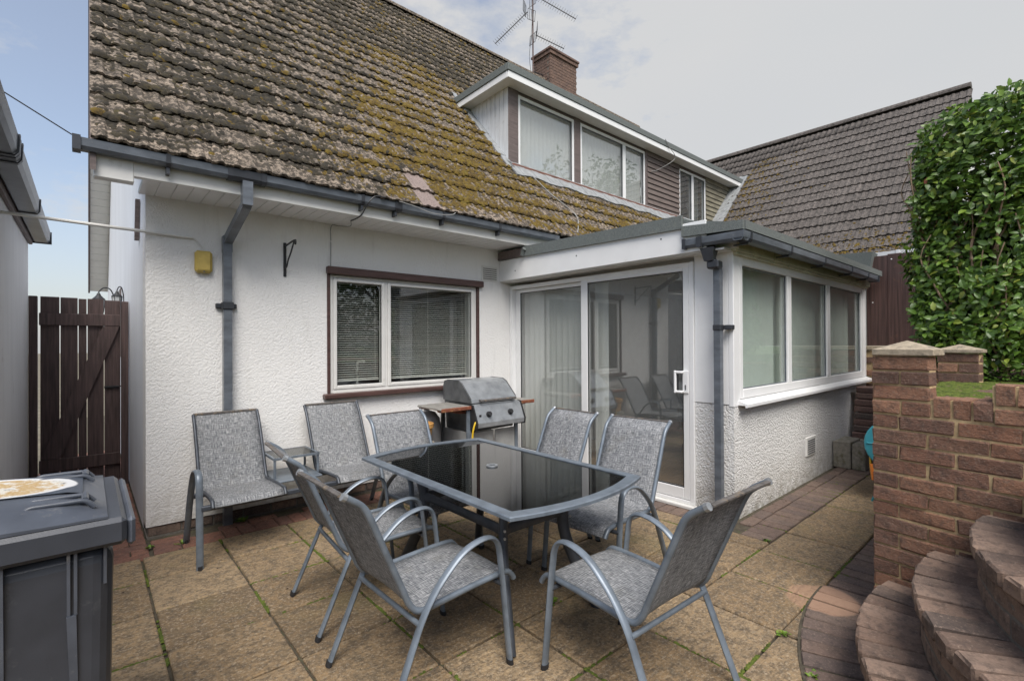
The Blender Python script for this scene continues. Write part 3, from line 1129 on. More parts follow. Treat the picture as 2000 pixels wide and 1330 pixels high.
# ---------------------------------------------------------------- curved steps
st = thing('curved_steps', 'curved brick garden steps rising beside the brown garden wall', 'steps', (2.48, -5.40, 0))
tread_me = [worn_box('brick', 0.099, 0.225, 0.062, 0.009, 0.0035, 200 + k, 'step_brick') for k in range(6)]
riser_me = [worn_box('brick', 0.205, 0.08, 0.078, 0.006, 0.0026, 220 + k, 'step_brick') for k in range(4)]
for rad, z0, z1 in ((1.47, 0.0, 0.228), (1.28, 0.228, 0.448), (1.10, 0.448, 0.670), (0.92, 0.670, 0.892)):
    pl = [(rad - 0.02) * math.cos(R(70 + 3.5 * k)) for k in range(39)]
    poly = [((rad - 0.022) * math.cos(R(68 + 3.5 * k)), (rad - 0.022) * math.sin(R(68 + 3.5 * k))) for k in range(40)] + [(0.0, 0.0)]
    step = MB().prism(poly, 'z', z0 - 0.02, z1 - 0.020).build('step', 'mortar_grey', st, base=(0, 0, 0))
    rings = [rad] if rad > 1.0 else [rad, rad - 0.228, rad - 0.456]
    for rr in rings:
        rm = rr - 0.105
        da = 0.117 / (rr - 0.03)
        a = R(76)
        while a < R(206):
            link('brick', random.choice(tread_me), None, step, (rm * math.cos(a), rm * math.sin(a), z1 - 0.031 + random.uniform(-.005, .005)),
                 (random.uniform(-.012, .012), random.uniform(-.012, .012), a - math.pi / 2 + random.uniform(-.012, .012)), (1, 1, 1))
            a += da
    hgt = ((z1 - 0.066) - z0) / 2
    da = 0.211 / (rad - 0.02)
    for c in (0, 1):
        a = R(77) + c * da / 2
        while a < R(206):
            link('brick', random.choice(riser_me), None, step, ((rad - 0.060) * math.cos(a), (rad - 0.060) * math.sin(a), z0 + hgt * (c + 0.5)),
                 (0, 0, a - math.pi / 2 + random.uniform(-.01, .01)), (0.97, 1, (hgt - 0.009) / 0.078))
            a += da


# ================================================================ the house
house = thing('house', 'white roughcast house with steep mossy tiled roof and long dormer', 'house', (0, 0, 0))
YE, ZE, PITCH = -0.52, 2.77, R(48.5)
TN, CS, SN = math.tan(PITCH), math.cos(PITCH), math.sin(PITCH)
roof_z = lambda y: ZE + TN * (y - YE)
YR = 4.30
ZR = roof_z(YR)


def wall_with_hole(x0, x1, z0, z1, hx0, hx1, hz0, hz1, y0, y1):
    m = MB()
    m.box(x0, hx0, y0, y1, z0, z1)
    m.box(hx1, x1, y0, y1, z0, z1)
    m.box(hx0, hx1, y0, y1, z0, hz0)
    m.box(hx0, hx1, y0, y1, hz1, z1)
    return m


wall_with_hole(0.0, 7.65, 0.075, 2.66, 1.385, 3.125, 0.985, 2.115, 0.0, 0.25).build('wall', 'render', house)
m = MB()
m.add([(0.004, 0.25, 0.0), (0.004, 9.0, 0.0), (0.004, 9.0, 2.7), (0.004, YR, ZR - 0.25), (0.004, 0.25, 2.62)], [(0, 4, 3, 2, 1)])
m.add([(0.24, 0.25, 0.0), (0.24, 9.0, 0.0), (0.24, 9.0, 2.7), (0.24, YR, ZR - 0.25), (0.24, 0.25, 2.62)], [(0, 1, 2, 3, 4)])
m.box(0.24, 16, 8.8, 9.0, 0, 2.7)
m.build('side_wall', 'paint_wall', house)
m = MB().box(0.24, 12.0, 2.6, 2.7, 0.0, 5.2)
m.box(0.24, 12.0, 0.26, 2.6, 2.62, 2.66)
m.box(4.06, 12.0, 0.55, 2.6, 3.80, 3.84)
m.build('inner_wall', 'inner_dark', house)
# brick plinth under the render
pl_ = MB().box(0.012, 3.6, 0.018, 0.25, -0.02, 0.0745).build('plinth', 'mortar_grey', house)
x = 0.01
while x < 3.45:
    link('brick', random.choice(red_me), None, pl_, (x + 0.105, 0.048, 0.030), (0, math.pi / 2, 0), (0.72, 0.42, 4.0)) if False else \
        link('brick', random.choice(riser_me), None, pl_, (x + 0.105, 0.048, 0.034), (0, 0, 0), (1, 1, 0.86))
    x += 0.217
MB().box(0.004, 0.24, 0.0, 9.0, -0.02, 0.0).build('footing', 'mortar_grey', house)

# ---- kitchen window
def ring(m, x0, x1, z0, z1, wL, wR, wB, wT, y0, y1, c=0.004):
    m.cbox(x0, x0 + wL, y0, y1, z0, z1, c)
    m.cbox(x1 - wR, x1, y0, y1, z0, z1, c)
    m.cbox(x0 + wL, x1 - wR, y0 + .001, y1 - .001, z0, z0 + wB, c)
    m.cbox(x0 + wL, x1 - wR, y0 + .001, y1 - .001, z1 - wT, z1, c)


m = MB()
ring(m, 1.392, 3.118, 0.987, 2.106, 0.030, 0.030, 0.028, 0.026, 0.012, 0.085)
m.cbox(1.957, 1.983, 0.014, 0.083, 1.015, 2.080, 0.003)
win = m.build('window', 'upvc_grey', house)
for a, b in ((1.424, 1.956), (1.984, 3.086)):
    f = MB()
    ring(f, a, b, 1.017, 2.078, 0.036, 0.036, 0.036, 0.034, 0.004, 0.075, 0.006)
    f.build('sash', 'upvc_grey', win)
    MB().box(a + 0.030, b - 0.030, 0.036, 0.042, 1.047, 2.050).build('pane', 'glass_kitchen', win)
    s = MB()
    ring(s, a + 0.034, b - 0.034, 1.051, 2.046, 0.007, 0.007, 0.007, 0.007, 0.026, 0.036, 0.001)
    s.build('gasket', 'cap_rubber', win)
MB().cbox(1.352, 3.192, -0.052, 0.012, 2.108, 2.178, 0.008).build('lintel_trim', 'trim', house)
MB().cbox(1.360, 1.390, -0.010, 0.03, 0.987, 2.107, 0.004).build('side_trim', 'trim', house)
MB().cbox(3.120, 3.152, -0.010, 0.03, 0.987, 2.107, 0.004).build('side_trim', 'trim', house)
MB().cbox(1.318, 3.20, -0.072, 0.03, 0.935, 0.984, 0.010).build('sill', 'trim', house)
# wall vent by the porch
m = MB()
m.cbox(3.185, 3.43, -0.012, 0.01, 2.195, 2.372, 0.004)
v = m.build('wall_vent', 'upvc_grey', house)
for k in range(6):
    MB().box(3.205, 3.41, -0.0165, -0.0135, 2.215 + 0.024 * k, 2.224 + 0.024 * k).build('louvre', 'mortar_grey', v)

# ---- soffit, fascia, gutter, downpipe
fz0 = 2.585
m = MB().cbox(-0.10, 8.3, -0.478, -0.458, fz0 - 0.012, 2.735, 0.003)
fas = m.build('fascia', 'upvc_grey', house)
MB().cbox(-0.30, -0.095, -0.483, -0.40, fz0 - 0.055, 2.735, 0.005).build('box_end', 'upvc_grey', fas)
MB().box(-0.095, 0.02, -0.455, -0.42, fz0 - 0.010, fz0 + 0.004).build('trim_strip', 'upvc', fas)
sof = MB().box(-0.045, 3.62, -0.458, 0.0, fz0 + 0.006, fz0 + 0.02).build('soffit', 'upvc_grey', house)
x = -0.045
while x < 3.60:
    MB().cbox(x + 0.0015, x + 0.0965, -0.4575, -0.002, fz0 - 0.006, fz0 + 0.0055, 0.0035).build('board', 'upvc', sof)
    x += 0.098


def gutter_profile(y0, y1, z0, z1, t=0.004):
    s = 1 if y1 > y0 else -1
    out = [(y0, z1), (y0, z0 + 0.012), (y0 + s * 0.012, z0), (y1 - s * 0.020, z0), (y1 - s * 0.004, z0 + 0.022), (y1, z1)]
    inn = [(y1 - s * t * 1.6, z1), (y1 - s * (t + 0.004), z0 + 0.026), (y1 - s * 0.022, z0 + t), (y0 + s * 0.014, z0 + t), (y0 + s * t, z0 + 0.016), (y0 + s * t, z1)]
    return out + inn


GY0, GY1, GZ0, GZ1 = -0.480, -0.562, 2.666, 2.738
gut = MB().prism(gutter_profile(GY0, GY1, GZ0, GZ1), 'x', -0.39, 3.95).build('gutter', 'gutter', house)
MB().box(-0.400, -0.360, GY1 - 0.006, GY0 + 0.002, GZ0 - 0.008, GZ1 + 0.010).build('stop_end', 'gutter_dark', gut)
for k, x in enumerate((0.085, 1.47, 1.79, 2.30, 3.02)):
    m = MB().prism(gutter_profile(GY0 + 0.002, GY1 - 0.007, GZ0 - 0.007, GZ1 + 0.004, 0.006), 'x', x - 0.013, x + 0.013)
    m.box(x - 0.010, x + 0.010, GY0 - 0.060, GY0 + 0.000, GZ0 - 0.05, GZ0 - 0.008)
    m.build('bracket', 'gutter_dark', gut)
m = MB().prism(gutter_profile(GY0 + 0.002, GY1 - 0.007, GZ0 - 0.007, GZ1 + 0.004, 0.006), 'x', 0.44, 0.475)
m.prism(gutter_profile(GY0 + 0.002, GY1 - 0.007, GZ0 - 0.007, GZ1 + 0.004, 0.006), 'x', 0.665, 0.70)
m.prism(gutter_profile(GY0 + 0.001, GY1 - 0.004, GZ0 - 0.004, GZ1 + 0.002, 0.006), 'x', 0.476, 0.664)
m.build('outlet_union', 'gutter_dark', gut)
m = MB().prism(gutter_profile(GY0 + 0.002, GY1 - 0.007, GZ0 - 0.007, GZ1 + 0.004, 0.006), 'x', 1.80, 1.845)
m.build('joint', 'gutter_dark', gut)

dp = MB()
dp.tube(fillet([(0.572, -0.520, 2.668), (0.572, -0.520, 2.505), (0.528, -0.060, 2.285), (0.528, -0.060, -0.02)], 0.02, 2), 0.043, 4, up=(1, 0, 0)).build('downpipe', 'gutter', house)
dpo = house.children[-1]
m = MB().tube([(0.572, -0.520, 2.668), (0.572, -0.520, 2.49)], 0.049, 4, up=(1, 0, 0))
m.build('offset_socket', 'gutter', dpo)
m = MB().tube([(0.528, -0.060, 2.33), (0.528, -0.060, 2.20)], 0.047, 4, up=(1, 0, 0))
m.build('offset_socket', 'gutter', dpo)
m = MB().cbox(0.452, 0.604, -0.035, 0.0, 1.745, 1.785, 0.006)
m.cbox(0.487, 0.570, -0.102, -0.018, 1.735, 1.795, 0.006)
m.build('clip', 'gutter_dark', dpo)

# ---- roof tiles
GAUGE, TW = 0.285, 0.2155
PROF = [(0.0, 0.0), (0.028, 0.0), (0.042, 0.012), (0.070, 0.012), (0.084, 0.0), (0.132, 0.0), (0.146, 0.012), (0.174, 0.012), (0.188, 0.0), (0.2145, 0.0)]


def tile_shape():
    n = len(PROF)
    vs = [(t, 0.0, h + 0.034) for t, h in PROF] + [(t, GAUGE + 0.045, h + 0.006) for t, h in PROF] + [(t, 0.0, h + 0.014) for t, h in PROF]
    fs = [(i, i + 1, n + i + 1, n + i) for i in range(n - 1)] + [(2 * n + i, 2 * n + i + 1, i + 1, i) for i in range(n - 1)]
    fs += [(0, n, 2 * n), (n - 1, 3 * n - 1, 2 * n - 1)]
    return vs, fs


TV, TF = tile_shape()


def tile_mesh(mat):
    me = bpy.data.meshes.new('tile')
    me.from_pydata(TV, [], TF)
    me.materials.append(M[mat])
    me.update()
    return me


def in_view(p):
    d = Vector(p) - CAM
    z = d.dot(_f)
    if z < 0.1:
        return False
    return abs(d.dot(_rr) / z) < 1.09 and abs(d.dot(_uu) / z) < 0.74


def tile_field(roof, org, ax, up, nrm, ncol, nrow, keep, mat, seed, special=()):
    """lay courses of tiles; the 300 that show largest are single objects, the rest one mesh"""
    rr = random.Random(seed)
    me = tile_mesh(mat)
    clean = tile_mesh('tile_clean') if special else None
    ax, up, nrm, org = Vector(ax), Vector(up), Vector(nrm), Vector(org)
    cand = []
    for r in range(nrow):
        for c in range(ncol):
            p = org + ax * (c * TW) + up * (r * GAUGE)
            mid = p + ax * (TW / 2) + up * (GAUGE / 2)
            if not keep(mid):
                continue
            d = (mid - CAM)
            size = abs(d.normalized().dot(nrm)) / d.length_squared * (1.0 if in_view(mid) else 0.0)
            cand.append((size, r, c, p, mid))
    cand.sort(key=lambda q: -q[0])
    rest = []
    for i, (size, r, c, p, mid) in enumerate(cand):
        ang = rr.gauss(0, 0.006)
        lift = rr.uniform(0, 0.006)
        q = p + ax * rr.uniform(-.002, .002) + up * rr.gauss(0, 0.004) + nrm * lift
        tilt = rr.gauss(0, 0.006)
        a2 = (ax + up * ang).normalized()
        u2 = (up - ax * ang + nrm * tilt).normalized()
        n2 = a2.cross(u2).normalized()
        if i < 300:
            mm = Matrix(((a2.x, u2.x, n2.x, q.x), (a2.y, u2.y, n2.y, q.y), (a2.z, u2.z, n2.z, q.z), (0, 0, 0, 1)))
            o = link('tile', clean if (r, c) in special else me, None, roof)
            o.matrix_local = mm
        else:
            rest.append((np.array([[a2.x, u2.x, n2.x], [a2.y, u2.y, n2.y], [a2.z, u2.z, n2.z]]), (q.x, q.y, q.z)))
    if rest:
        stuff(scatter_mesh('far_tiles', TV, TF, rest, mat, roof, False))


def slab_on(m, a, b, c, d, n, t0, t1):
    """a sheet between four points on a plane, from offset t0 to t1 along the normal"""
    n = Vector(n)
    m.hexa([Vector(p) + n * t0 for p in (a, b, c, d)] + [Vector(p) + n * t1 for p in (a, b, c, d)])


NRM = Vector((0, -SN, CS))
UP = Vector((0, CS, SN))
rp = lambda x, y: (x, y, roof_z(y))
m = MB()
slab_on(m, rp(-0.29, YE + 0.03), rp(4.05, YE + 0.03), rp(4.05, YR), rp(-0.29, YR), NRM, -0.06, -0.002)
slab_on(m, rp(4.051, YE + 0.03), rp(9.6, YE + 0.03), rp(9.6, 0.50), rp(4.051, 0.50), NRM, -0.06, -0.002)
slab_on(m, rp(4.051, 1.63), rp(12.4, 1.63), rp(12.4, YR), rp(4.051, YR), NRM, -0.06, -0.002)
n2 = (0, SN, CS)
slab_on(m, (-0.29, YR, ZR), (14, YR, ZR), (14, 9.12, 2.77), (-0.29, 9.12, 2.77), n2, -0.06, 0.03)
roof = m.build('roof', 'under', house)
wing_z = lambda x: 2.77 + (x - 8.70)


def keep_main(p):
    if p.y > YR - 0.1:
        return False
    if 4.02 < p.x < 11.2 and p.y > 0.42 and p.z < 5.30:
        return False
    if p.z < wing_z(p.x) - 0.12:
        return False
    return p.x < 12.6


tile_field(roof, (-0.315, YE - 0.035, ZE - 0.035 * TN), (1, 0, 0), UP, NRM, 60, 26, keep_main, 'tile', 3, special={(0, 11), (1, 11)})
x = -0.32
while x < 12.5:
    mm = MB()
    a = [(0.135 * math.cos(R(t)), 0.115 * math.sin(R(t))) for t in range(0, 181, 20)]
    b = [(0.118 * math.cos(R(t)), 0.098 * math.sin(R(t))) for t in range(180, -1, -20)]
    mm.prism([(YR + p[0], ZR - 0.035 + p[1]) for p in a + b], 'x', x, x + 0.445)
    mm.build('ridge_tile', 'tile', roof)
    x += 0.45

# moss on the roof: real tufts, thickest on tile noses and in the troughs
def roll_h(x):
    t = np.mod(x + 0.315, TW)
    return np.interp(t, [p[0] for p in PROF] + [TW], [p[1] for p in PROF] + [0.0])


NC = 150000
xs = rng.uniform(-0.28, 9.4, NC)
ds = rng.uniform(0.0, 7.2, NC) ** 1.0
f = np.mod(ds + 0.053, GAUGE) / GAUGE
ys = YE + ds * CS
big = value_noise(xs + 3, ds + 3, 21, 1.1)
med = value_noise(xs + 5, ds + 5, 22, 5.0)
fin = value_noise(xs + 7, ds + 7, 23, 14.0)
q = 0.30 * big + 0.36 * med + 0.34 * fin
trough = (roll_h(xs) < 0.004)
q = q + 0.09 * trough + 0.20 * np.clip(1 - f / 0.20, 0, 1) + 0.05 * np.clip((f - 0.8) / 0.2, 0, 1)
zs = ZE + TN * (ys - YE)
ok = (q > 0.512) & (ys < YR - 0.1) & ~((xs > 3.98) & (ys > 0.33) & (zs < 5.3)) & (zs > wing_z(xs) - 0.05)
ok &= ~((xs > 2.03) & (xs < 2.30) & (ds < 0.56) & (ds > -1))
# golden patches spread over the lower courses and toward the dormer
gold = np.clip((xs - 0.7) / 2.6, 0, 1) * np.clip(1.35 - ds / 3.3, 0.10, 1.0) + 0.45 * np.clip(1 - np.abs(xs - 3.4) / 1.5, 0, 1) * (ds < 4.2)
gold = gold * (0.10 + 1.35 * value_noise(xs + 1, ds + 1, 31, 4.5)) + 0.17
isg = (gold + rng.normal(0, 0.16, NC)) > 0.47
for nm, sel, mt, lim in (('dark_moss', ok & ~isg, 'moss_dark', 50000), ('golden_moss', ok & isg, 'moss_gold', 26000)):
    I = np.nonzero(sel)[0][:lim]
    mats = []
    for i in I:
        s = float(rng.uniform(0.012, 0.036)) * (1.0 + 0.25 * float(f[i] < 0.15))
        a = float(rng.uniform(0, 6.28))
        ca, sa = math.cos(a), math.sin(a)
        A = np.array([[ca, -sa, 0], [sa, ca, 0], [0, 0, 1]]) @ np.diag([s, s * float(rng.uniform(0.7, 1.3)), s * float(rng.uniform(0.45, 0.85))])
        B = np.array([[1, 0, 0], [0, CS, -SN], [0, SN, CS]])
        h = float(roll_h(xs[i:i + 1])[0]) + 0.034 - 0.028 * float(f[i]) - 0.002
        mats.append((B @ A, (xs[i], ys[i] - SN * h, zs[i] + CS * h)))
    stuff(scatter_mesh(nm, CLV, CLF, mats, mt, roof))

# verge: barge board, white fillet and boarded underside of the far slope
m = MB()
for s, (y0, z0, y1, z1) in (('a', (YE, ZE, YR, ZR)), ('b', (9.12, 2.77, YR, ZR))):
    m.hexa([(-0.318, y0, z0 - 0.21), (-0.288, y0, z0 - 0.21), (-0.288, y1, z1 - 0.23), (-0.318, y1, z1 - 0.23),
            (-0.318, y0, z0 - 0.02), (-0.288, y0, z0 - 0.02), (-0.288, y1, z1 - 0.03), (-0.318, y1, z1 - 0.03)])
m.build('barge_board', 'trim_faded', house)
m = MB()
nb = 46
for k in range(nb):
    t0, t1 = k / nb, (k + 0.90) / nb
    ya, za = 9.12 + (YR - 9.12) * t0, 2.77 + (ZR - 2.77) * t0 - 0.165
    yb, zb = 9.12 + (YR - 9.12) * t1, 2.77 + (ZR - 2.77) * t1 - 0.165
    m.hexa([(-0.287, ya, za), (0.003, ya, za), (0.003, yb, zb), (-0.287, yb, zb), (-0.287, ya, za + .02), (0.003, ya, za + .02), (0.003, yb, zb + .02), (-0.287, yb, zb + .02)])
m.hexa([(-0.287, 9.12, 2.64), (0.003, 9.12, 2.64), (0.003, YR, ZR - .13), (-0.287, YR, ZR - .13), (-0.287, 9.12, 2.66), (0.003, 9.12, 2.66), (0.003, YR, ZR - .11), (-0.287, YR, ZR - .11)])
m.build('verge_soffit', 'upvc_grey', house)
m = MB().hexa([(-0.287, YE + .1, ZE - 0.10), (0.0, YE + .1, ZE - 0.10), (0.0, YR, ZR - 0.19), (-0.287, YR, ZR - 0.19), (-0.287, YE + .1, ZE - 0.08), (0.0, YE + .1, ZE - 0.08), (0.0, YR, ZR - 0.17), (-0.287, YR, ZR - 0.17)])
m.build('verge_soffit', 'upvc_grey', house)
# short brown batten on the side wall
MB().hexa([(-0.03, 0.60, 2.34), (0.0, 0.60, 2.34), (0.0, 0.66, 2.34), (-0.03, 0.66, 2.34), (-0.03, 0.50, 2.66), (0.0, 0.50, 2.66), (0.0, 0.56, 2.66), (-0.03, 0.56, 2.66)]).build('batten', 'trim_faded', house)

# ---- dormer
m = MB().box(3.905, 11.2, 0.320, 1.95, 5.07, 5.165)
dor = m.build('dormer', 'felt', house)
m = MB().cbox(3.89, 11.2, 0.298, 0.319, 5.0, 5.088, 0.003)
m.build('fascia', 'upvc', dor)
MB().cbox(3.886, 3.904, 0.3195, 1.72, 5.0, 5.088, 0.003).build('fascia', 'upvc', dor)
MB().cbox(3.876, 11.22, 0.284, 0.318, 5.089, 5.190, 0.006).build('felt_edge', 'felt', dor)
MB().cbox(3.872, 3.903, 0.3185, 1.80, 5.089, 5.190, 0.006).build('felt_edge', 'felt', dor)
MB().box(3.904, 11.2, 0.3195, 0.505, 5.004, 5.012).build('soffit', 'upvc_grey', dor)
MB().box(3.904, 4.06, 0.505, 1.6, 5.004, 5.012).build('soffit', 'upvc_grey', dor)
MB().box(4.07, 11.1, 0.515, 0.56, 4.96, 5.003).build('head_board', 'trim_faded', dor)
MB().box(4.075, 4.11, 0.56, 1.62, 4.0, 5.003).build('lining', 'under', dor)
y = 0.502
while y < 1.56:
    y1 = min(y + 0.092, 1.56)
    za, zb = roof_z(y) + 0.03, roof_z(y1) + 0.03
    if za < 4.99:
        zb = min(zb, 4.995)
        MB().hexa([(4.058, y + .0025, za), (4.073, y + .0025, za), (4.073, y1 - .0025, zb), (4.058, y1 - .0025, zb),
                   (4.058, y + .0025, 5.003), (4.073, y + .0025, 5.003), (4.073, y1 - .0025, 5.003), (4.058, y1 - .0025, 5.003)]).build('cladding_board', 'dirty_white', dor)
    y += 0.095
for a, b in ((4.060, 4.243), (5.432, 5.577), (7.392, 7.457)):
    MB().cbox(a, b, 0.492, 0.55, 3.925, 5.002, 0.004).build('post', 'trim_faded', dor)
MB().cbox(4.055, 8.59, 0.405, 0.52, 3.862, 3.924, 0.006).build('sill_board', 'sill_brown', dor)


def boards(x0, x1, z0, z1, mat, n, y=0.505):
    h = (z1 - z0) / n
    for k in range(n):
        z = z0 + h * k
        MB().hexa([(x0, y - 0.022, z), (x1, y - 0.022, z), (x1, y + 0.02, z), (x0, y + 0.02, z),
                   (x0, y - 0.004, z + h - 0.006), (x1, y - 0.004, z + h - 0.006), (x1, y + 0.02, z + h - 0.006), (x0, y + 0.02, z + h - 0.006)]).build('weatherboard', mat, dor)
    MB().box(x0, x1, y + 0.012, y + 0.05, z0, z1).build('backing', 'under', dor)


boards(7.458, 8.583, 3.925, 4.998, 'clad_brown', 11)
boards(9.672, 11.05, 3.80, 4.998, 'clad_green', 12)


def dormer_window(x0, x1, z0, z1, mulls, mat='upvc'):
    m = MB()
    ring(m, x0, x1, z0, z1, 0.042, 0.042, 0.045, 0.045, 0.500, 0.57)
    for a, b in mulls:
        m.cbox(a, b, 0.502, 0.568, z0 + 0.044, z1 - 0.044, 0.003)
    w = m.build('dormer_window', mat, house)
    xs_ = [x0 + 0.04] + [v for p in mulls for v in p] + [x1 - 0.04]
    for i in range(0, len(xs_), 2):
        a, b = xs_[i], xs_[i + 1]
        s = MB()
        ring(s, a + 0.002, b - 0.002, z0 + 0.046, z1 - 0.046, 0.010, 0.010, 0.010, 0.010, 0.512, 0.53, 0.001)
        s.build('gasket', 'steel_dark', w)
        MB().box(a, b, 0.532, 0.538, z0 + 0.04, z1 - 0.04).build('pane', 'glass_dormer', w)
    return w


dormer_window(4.247, 5.430, 3.930, 4.957, [])
dormer_window(5.580, 7.388, 3.930, 4.957, [(6.715, 6.795)])
w3 = dormer_window(8.587, 9.668, 3.900, 4.945, [(9.09, 9.17)])
MB().cbox(8.585, 9.70, 0.42, 0.52, 3.855, 3.898, 0.005).build('sill', 'upvc_grey', w3)
MB().tube(smooth_path([(9.05, 0.497, 4.22), (9.05, 0.480, 4.25), (9.05, 0.482, 4.34)], 4), 0.008, 6).build('handle', 'upvc', w3)
# lead dressed round the dormer foot
m = MB()
n = 44
pts0 = [(4.0 + 5.9 * k / n) for k in range(n + 1)]
for k in range(n):
    xa, xb = pts0[k], pts0[k + 1]
    wa, wb = 0.30 + 0.02 * math.sin(xa * 9), 0.30 + 0.02 * math.sin(xb * 9)
    slab_on(m, rp(xa, wa), rp(xb, wb), rp(xb, 0.50), rp(xa, 0.50), NRM, 0.030 + 0.004 * (k % 2), 0.050 + 0.004 * (k % 2))
m.build('lead_apron', 'lead', dor)
for k in range(7):
    y0, y1 = 0.40 + 0.19 * k, 0.62 + 0.19 * k
    m = MB()
    slab_on(m, rp(3.93 - 0.012 * (k % 2), y0), rp(4.07, y0), rp(4.07, y1), rp(3.95, y1), NRM, 0.030 + 0.006 * (k % 2), 0.050 + 0.006 * (k % 2))
    m.build('lead_soaker', 'lead', dor)

# ---- chimney
CX0, CX1, CY0, CY1 = 8.52, 9.53, 4.0, 4.60
m = MB().box(CX0 + .008, CX1 - .008, CY0 + .008, CY1 - .008, 6.6, 9.02)
chim = m.build('chimney', 'mortar_grey', house)
m = MB()
zc, k = 6.9, 0
while zc < 8.90:
    ex = 0.0 if zc < 8.74 else 0.035
    o = 0.0 if k % 2 else 0.11
    x = CX0 - ex - o
    while x < CX1 + ex:
        a, b = max(x, CX0 - ex), min(x + 0.212, CX1 + ex)
        if b - a > 0.03:
            m.box(a, b, CY0 - ex + random.uniform(-.003, .003), CY0 + 0.06, zc, zc + 0.066)
        x += 0.221
    y = CY0 - ex - (0.11 - o) + 0.112
    while y < CY1 + ex:
        a, b = max(y, CY0 + 0.061), min(y + 0.212, CY1 + ex)
        if b - a > 0.03:
            m.box(CX0 - ex + random.uniform(-.003, .003), CX0 + 0.06, a, b, zc, zc + 0.066)
            m.box(CX1 - 0.06, CX1 + ex + random.uniform(-.003, .003), a, b, zc, zc + 0.066)
        y += 0.221
    zc += 0.0765
    k += 1
stuff(m.build('courses', 'chimney_brick', chim))
MB().cbox(CX0 - 0.06, CX1 + 0.06, CY0 - 0.06, CY1 + 0.06, 8.905, 8.965, 0.01).build('capping', 'stack_brick', chim)
MB().lathe([(0.10, 8.96), (0.095, 9.05), (0.07, 9.06)], (9.15, 4.3, 0), 14).build('chimney_pot', 'chimney_brick', chim)
m = MB()
slab_on(m, rp(8.40, 3.70), rp(9.65, 3.70), rp(9.65, 4.02), rp(8.40, 4.02), NRM, 0.04, 0.07)
m.build('flashing', 'lead', chim)

# ---- aerials on the chimney
ae = thing('television_aerial', 'thin television aerial mast with comb arms beside the chimney', 'aerial', (8.20, 4.30, 7.9))
MB().tube([(8.20, 4.30, 7.9), (8.205, 4.30, 10.7)], 0.019, 8).build('mast', 'mast', ae)
m = MB().tube([(8.20, 4.30, 8.35), (8.53, 4.25, 8.35)], 0.014, 6)
m.tube([(8.20, 4.30, 8.15), (8.53, 4.25, 8.25)], 0.014, 6)
m.build('bracket', 'black', ae)


def yagi(a, b, n, el):
    a, b = Vector(a), Vector(b)
    t = (b - a).normalized()
    s = t.cross(Vector((0, 0, 1))).normalized()
    w = s.cross(t)
    MB().tube([a, b], 0.013, 6).build('boom', 'black', ae)
    for k in range(n):
        p = a + (b - a) * ((k + 0.8) / n)
        MB().tube([p - w * el, p + w * el], 0.0045, 4).build('rod', 'black', ae)
    for sg in (-1, 1):
        gr = MB()
        for j in range(5):
            q = a + t * 0.02 + w * (sg * (0.035 + 0.045 * j)) - t * (0.02 * j)
            gr.tube([q - s * 0.20, q + s * 0.20], 0.007, 4)
        for e in (-0.2, 0.2):
            gr.tube([a + t * .02 + w * (sg * .035) + s * e, a - t * .06 + w * (sg * .215) + s * e], 0.007, 4)
        gr.build('reflector', 'black', ae)


yagi((8.10, 4.39, 9.87), (7.477, 4.934, 9.065), 17, 0.09)
yagi((8.26, 4.24, 10.27), (9.026, 3.571, 9.68), 17, 0.10)
yagi((8.25, 4.25, 9.28), (8.80, 3.78, 8.93), 12, 0.09)
MB().tube(smooth_path([(8.19, 4.29, 9.85), (8.14, 4.30, 9.2), (8.06, 4.28, 8.7), (8.10, 4.28, 8.35), (8.19, 4.28, 8.1)], 5), 0.006, 5).build('cable', 'black', ae)

# ================================================================ the next house
nh = thing('neighbour_house', 'neighbouring house with dark brown tiled roof slope behind the porch', 'house', (8.7, -3.4, 0))
WX = 12.15
WC = math.sqrt(0.5)
m = MB()
wp = lambda x, y: (x, y, wing_z(x))
slab_on(m, wp(8.62, 3.4), wp(8.62, -3.44), wp(WX, -3.44), wp(WX, 3.4), (-WC, 0, WC), -0.06, -0.002)
slab_on(m, (WX, -3.44, wing_z(WX)), (15.6, -3.44, 2.77), (15.6, 3.4, 2.77), (WX, 3.4, wing_z(WX)), (WC, 0, WC), -0.06, 0.03)
wr = m.build('roof', 'under', nh)
wr_base = Vector((8.7, -3.4, 0))


def keep_wing(p):
    q = p + wr_base
    return q.z > roof_z(q.y) - 0.12 and q.x < WX - 0.05


tile_cam = CAM.copy()
_o = Vector((8.60, 3.2, wing_z(8.60))) - wr_base
CAM -= wr_base
tile_field(wr, _o, (0, -1, 0), (WC, 0, WC), (-WC, 0, WC), 31, 18, keep_wing, 'tile_dark', 9)
CAM += wr_base
y = -3.45
while y < 2.9:
    a = [(0.135 * math.cos(R(t)), 0.115 * math.sin(R(t))) for t in range(0, 181, 20)]
    MB().prism([(WX + p[0], wing_z(WX) - 0.035 + p[1]) for p in a], 'y', y, y + 0.445).build('ridge_tile', 'tile_dark', wr)
    y += 0.45
m = MB()
for (a, b, t) in ((0.50, 0.36, 0.06), (0.36, 0.24, 0.045)):
    slab_on(m, wp(9.75, a), wp(9.75, b), wp(11.2, b), wp(11.2, a), (-WC, 0, WC), 0.03, t)
m.build('lead_valley', 'lead', wr)
mats = []
for k in range(1500):
    d = abs(random.gauss(0, 0.45))
    if random.random() < 0.45:
        px, py = random.uniform(9.3, 11.6), 0.22 - d
    else:
        px, py = 8.66 + abs(random.gauss(0, 0.25)), random.uniform(-3.3, 0.2)
    s = random.uniform(0.010, 0.028)
    A = np.array([[WC, 0, -WC], [0, 1, 0], [WC, 0, WC]]) @ np.diag([s, s, s * 0.6])
    mats.append((A, (px - WC * 0.03, py, wing_z(px) + WC * 0.03)))
